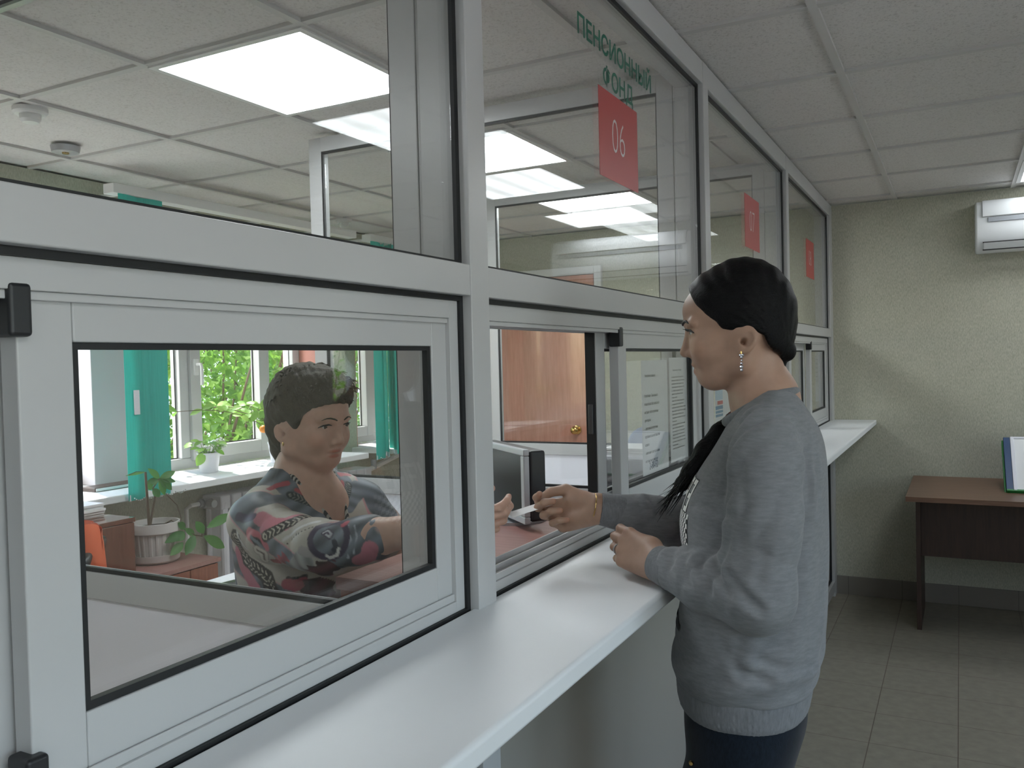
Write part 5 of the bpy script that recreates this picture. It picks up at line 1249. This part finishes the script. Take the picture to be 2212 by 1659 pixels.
K_PRINT = {"G1":[[-0.073,0.013,1.204],[-0.01,-0.015,1.183]],"G1b":[[-0.039,-0.097,1.208],[0.003,-0.084,1.209],[0.041,-0.077,1.177]],"G2":[[0.062,-0.19,1.169],[0.052,-0.129,1.159],[0.063,-0.084,1.147],[0.082,-0.044,1.132]],"G3":[[0.006,-0.188,1.18],[0.03,-0.218,1.16],[0.038,-0.228,1.147]],"G3p":[[0.025,-0.232,1.141],[0.052,-0.234,1.138],[0.078,-0.235,1.145]],"P1":[[0.101,-0.234,1.145],[0.141,-0.24,1.135],[0.175,-0.232,1.137],[0.19,-0.201,1.147]],"P1b":[[0.125,-0.246,1.127],[0.153,-0.245,1.126]],"P2":[[0.01,-0.129,1.187],[0.011,-0.106,1.193],[0.02,-0.085,1.195]],"P2b":[[0.04,-0.075,1.179],[0.061,-0.053,1.159],[0.08,-0.043,1.134]],"A1":[[0.136,-0.252,1.111],[0.166,-0.243,1.127],[0.187,-0.221,1.141],[0.195,-0.185,1.145]],"W1":[[0.186,-0.247,1.106],[0.21,-0.239,1.125],[0.234,-0.228,1.139],[0.253,-0.208,1.145]],"D1":[[0.193,-0.246,1.098],[0.222,-0.244,1.12],[0.246,-0.235,1.133],[0.266,-0.22,1.139]],"SW":[[0.302,-0.231,1.119]],"SW2":[[0.294,-0.23,1.125],[0.304,-0.23,1.121],[0.304,-0.225,1.127],[0.292,-0.223,1.132],[0.285,-0.229,1.127]],"SW3":[[0.324,-0.225,1.098],[0.319,-0.226,1.084],[0.302,-0.23,1.078],[0.299,-0.234,1.083]],"SWd":[[0.315,-0.228,1.112],[0.319,-0.228,1.103],[0.315,-0.229,1.095]],"SG":[[0.327,-0.21,1.138],[0.338,-0.218,1.108],[0.334,-0.218,1.079]],"SG2":[[0.354,-0.197,1.14],[0.363,-0.203,1.121],[0.359,-0.211,1.099]],"ST1":[[0.331,-0.204,1.142],[0.346,-0.213,1.117],[0.34,-0.216,1.079]],"ST2":[[0.344,-0.199,1.142],[0.357,-0.206,1.121],[0.353,-0.213,1.089]],"SP":[[0.382,-0.195,1.098],[0.373,-0.193,1.078],[0.357,-0.199,1.071]],"SR":[[0.32,-0.206,1.143],[0.323,-0.199,1.147]],"P3":[[-0.033,-0.189,1.05],[-0.019,-0.189,1.02],[0.004,-0.188,0.991],[0.022,-0.188,0.97]],"G4":[[-0.061,-0.178,0.981],[-0.052,-0.181,0.955]],"A2":[[0.018,-0.234,1.097],[-0.012,-0.2,1.06],[-0.001,-0.19,1.031],[0.031,-0.189,1.015],[0.052,-0.182,1.0],[0.058,-0.174,0.968]],"W2":[[0.027,-0.237,1.107],[0.031,-0.23,1.083],[0.026,-0.21,1.063]],"F1":[[0.136,-0.223,1.052],[0.187,-0.246,1.069]],"F2":[[0.276,-0.234,1.048],[0.294,-0.228,1.055],[0.262,-0.236,1.04]],"F3":[[0.117,-0.11,0.968],[0.124,-0.092,0.97],[0.128,-0.073,0.953],[0.121,-0.097,0.947]],"FG":[[0.252,-0.255,1.071],[0.212,-0.231,1.047],[0.17,-0.205,1.03]],"FGl":[[0.243,-0.255,1.072]],"C1":[[0.11,-0.253,1.08],[0.123,-0.246,1.072],[0.116,-0.238,1.055]],"DM":[[0.094,-0.255,1.106],[0.114,-0.254,1.096],[0.126,-0.248,1.082]],"DMp":[[0.081,-0.25,1.112],[0.108,-0.254,1.107],[0.132,-0.251,1.089]],"GR":[[0.042,-0.095,1.169],[0.056,-0.077,1.159],[0.069,-0.057,1.148]],"MR":[[0.089,-0.155,0.981],[0.101,-0.14,0.975],[0.11,-0.127,0.981]],"BK":[[0.091,-0.154,0.993],[0.102,-0.14,0.989],[0.113,-0.122,0.994]],"PK":[[0.287,-0.243,1.093],[0.271,-0.253,1.089],[0.25,-0.258,1.093]]}
def pdist(P, L):
    """distance to a polyline and the arc length at the nearest point"""
    if len(L) == 1: return np.sqrt(((P-np.asarray(L[0], np.float32))**2).sum(1)), np.zeros(len(P), np.float32)
    D = np.full(len(P), 9., np.float32); T = np.zeros(len(P), np.float32); s0 = 0
    for a, b in zip(L[:-1], L[1:]):
        a = np.asarray(a, np.float32); ba = np.asarray(b, np.float32)-a; n = float(np.sqrt(ba@ba)); h = np.clip((P-a)@ba/(n*n+1e-9), 0, 1); d = np.sqrt(((P-a-h[:,None]*ba)**2).sum(1))
        m_ = d < D; D[m_] = d[m_]; T[m_] = s0+h[m_]*n; s0 += n
    return D, T
def k_print(P):
    P = P.copy(); P[:,1] = -np.abs(P[:,1]); n = len(P)
    w1_ = np.sin(P[:,0]*31+P[:,2]*17+2*np.sin(P[:,1]*19)); w2_ = np.sin(P[:,0]*90-P[:,2]*140+P[:,1]*60+2*w1_)
    cream = np.outer(1+.12*w1_, (.44,.40,.345)); grey = np.outer(np.clip(1+.55*w2_*.7+.35*w1_, .35, 2), (.135,.15,.175)); pink = np.outer(1+.25*w1_, (.50,.17,.215))
    C = cream.astype(np.float32)
    def put(key, w_, col, edge=.0012, lo=None):
        d, t = pdist(P, K_PRINT[key]); w_ = w_ if np.isscalar(w_) else w_(t); k = np.clip((w_-d)/edge+.5, 0, 1)[:,None]; C[:] = C*(1-k)+np.asarray(col, np.float32)*k; return d, t
    # bands of grey and pink away from the main motifs
    f_ = np.sin(P[:,0]*22+P[:,2]*31+3*np.sin(P[:,1]*11+P[:,2]*9)); k = (np.clip((f_-.45)/.1, 0, 1)*np.clip((1.20-P[:,2])/.01,0,1))[:,None]; C[:] = C*(1-k)+grey*k
    k = np.clip(1-np.abs(f_-.42)/.10, 0, 1)[:,None]*.9; C[:] = C*(1-k)+pink*k
    put('G1', .040, grey); put('G1b', .038, grey); put('G2', .026, grey); put('P2', .0075, (.42,.08,.10)); put('P2b', .006, (.42,.10,.11)); put('GR', .011, (.035,.045,.045))
    d, t = pdist(P, K_PRINT['GR']); k = ((np.sin(t*700+d*500) > .5)&(d < .009))[:,None]; C[:] = np.where(k, (.25,.24,.22), C)
    put('P1', .017, pink); put('P1b', .013, pink)
    put('G3', .022, grey); put('G3p', .010, (.04,.02,.05))
    put('DMp', .013, (.45,.12,.15)); put('DM', lambda t: .009-.25*np.abs(t-.02), (.02,.015,.02)); put('DM', .0035, (.16,.19,.22))
    def scallop(key, w_):
        put(key, w_, (.020,.014,.014)); d, t = pdist(P, K_PRINT[key]); ph = (t+d*.9) % .0115
        k = ((np.abs(ph-.0057) < .0019)&(d < w_*.72)&(d > w_*.10))[:,None]; C[:] = np.where(k, (.50,.45,.37), C)
    scallop('A1', .0125); put('W1', .0036, (.62,.61,.60))
    d, t = pdist(P, K_PRINT['D1']); k = (np.hypot((t % .008)-.004, d) < .0023)[:,None]; C[:] = np.where(k, (.02,.015,.015), C)
    put('P3', .013, pink); put('G4', .014, grey); scallop('A2', .0165); put('W2', .003, (.62,.61,.60))
    put('C1', .0105, (.25,.20,.19)); put('C1', .0085, (.50,.45,.39)); put('C1', .0022, (.12,.08,.07))
    put('SG', .040, grey); put('SG2', .030, grey); put('ST1', .0022, (.40,.43,.47)); put('ST2', .002, (.36,.39,.43)); put('SP', .017, pink)
    put('FG', .024, np.outer(1+.35*np.sin(P[:,0]*160), (.30,.30,.29))); put('BK', .0055, (.02,.015,.02)); put('MR', .013, (.34,.06,.09)); put('PK', .010, (.33,.30,.29))
    d, t = pdist(P, K_PRINT['F1']); k = (d < .010+.004*np.sin(P[:,0]*260+P[:,2]*190))[:,None]; C[:] = np.where(k, np.outer(1+.4*w2_, (.33,.075,.09)), C)
    for q in ('F2','F3'):
        d, t = pdist(P, K_PRINT[q]); k = (d < .021+.005*np.sin(P[:,0]*180+P[:,2]*230))[:,None]; C[:] = np.where(k, np.outer(1+.6*w2_, (.065,.016,.022)), C)
    d, t = pdist(P, K_PRINT['SW']); 
    for r, c in ((.046,(.035,.02,.05)),(.033,None)):
        k = np.clip((r-d)/.0015+.5, 0, 1)[:,None]; C[:] = C*(1-k)+(np.asarray(c, np.float32) if c else grey*1.25)*k
    put('SW2', .0050, (.035,.02,.05)); put('SW2', .0018, (.5,.5,.52)); put('SWd', .0055, (.015,.015,.03)); put('SW3', .0032, (.62,.60,.56)); put('SR', .006, (.42,.07,.10))
    return np.clip(C, .004, .9)
blouse = sdf_obj('blouse', k_blouse, (-.20,-.30,.69), (.44,.30,1.26), .0030, M['print_cloth'], kroot, colour=k_print, it=1)
# rolled neck edge, black and cream
M['trim_cloth'] = mat('black_cream_trim', (.03,.03,.03), .6); _w = N(M['trim_cloth'], 'ShaderNodeTexWave'); _w.inputs['Scale'].default_value = 34; _w.inputs['Distortion'].default_value = 3; lk(M['trim_cloth'], coords(M['trim_cloth']), _w.inputs['Vector']); lk(M['trim_cloth'], ramp(M['trim_cloth'], _w.outputs['Fac'], [(.45,(.015,.015,.016)),(.6,(.45,.42,.37))]), P(M['trim_cloth']).inputs['Base Color'])
for s in (1,-1):
    pts = []
    for z in np.linspace(1.052, 1.205, 14):
        y_ = (.008+.36*max(0, z-1.05))*s; lo_, hi_ = .0, .2
        for _ in range(20):
            m_ = (lo_+hi_)/2; v_ = loft(np.array([[m_, y_, z]], np.float32), KT, 2.2)[0]
            if v_ < 0: lo_ = m_
            else: hi_ = m_
        pts.append((max(hi_, .02 if z > 1.18 else 0)-.002, y_, z))
    pts += [(.0,.060*s,1.212),(-.035,.056*s,1.220),(-.062,.030*s,1.225),(-.070,0,1.226)]
    kid(B().tube(pts, [.006]*len(pts), 10), 'collar', M['trim_cloth'], blouse)
M['trouser'] = mat('black_trousers', (.02,.02,.025), .8)
def k_trouser(P):
    f = ell(P, (.0,0,.725), (.125,.195,.095))
    for s in (1,-1):
        f = smin(f, cones(P, None, [((.02,.09*s,.725),(.40,.10*s,.705),.092,.068,.03),((.40,.10*s,.705),(.40,.10*s,.25),.066,.056,.03)]), .03)
    return np.maximum(f, .235-P[:,2])
sdf_obj('trousers', k_trouser, (-.16,-.22,.2), (.50,.22,.84), .006, M['trouser'], kroot)
for s in (1,-1):
    def k_shoe(P, s=s): return np.maximum(smin(rc(P, (.385,.10*s,.195), (.50,.108*s,.182), .042, .032), rc(P, (.39,.10*s,.2), (.40,.10*s,.25), .040, .042), .03), ZO+.001-P[:,2])
    sdf_obj('shoe', k_shoe, (.30,.10*s-.08,.14), (.58,.10*s+.08,.30), .004, M['shoe'], kroot)

# the slip between their hands
t_ = thing('paper_slip', (-.08, 1.503, 1.17), 'narrow white paper slip passed between the two women\'s hands', 'paper')
a0, a1 = V3((-.098,1.464,1.166)), V3((-.050,1.545,1.181)); u = (a1-a0)/np.linalg.norm(a1-a0); sd = np.cross(u, V3((0,0,1))); sd /= np.linalg.norm(sd); up_ = np.cross(sd, u); sd2 = sd*.985+up_*-.17
B().obox((a0+a1)/2, u*np.linalg.norm(a1-a0)/2, sd2*.013, np.cross(u, sd2)*.0004).make('slip', M['paper'], t_)
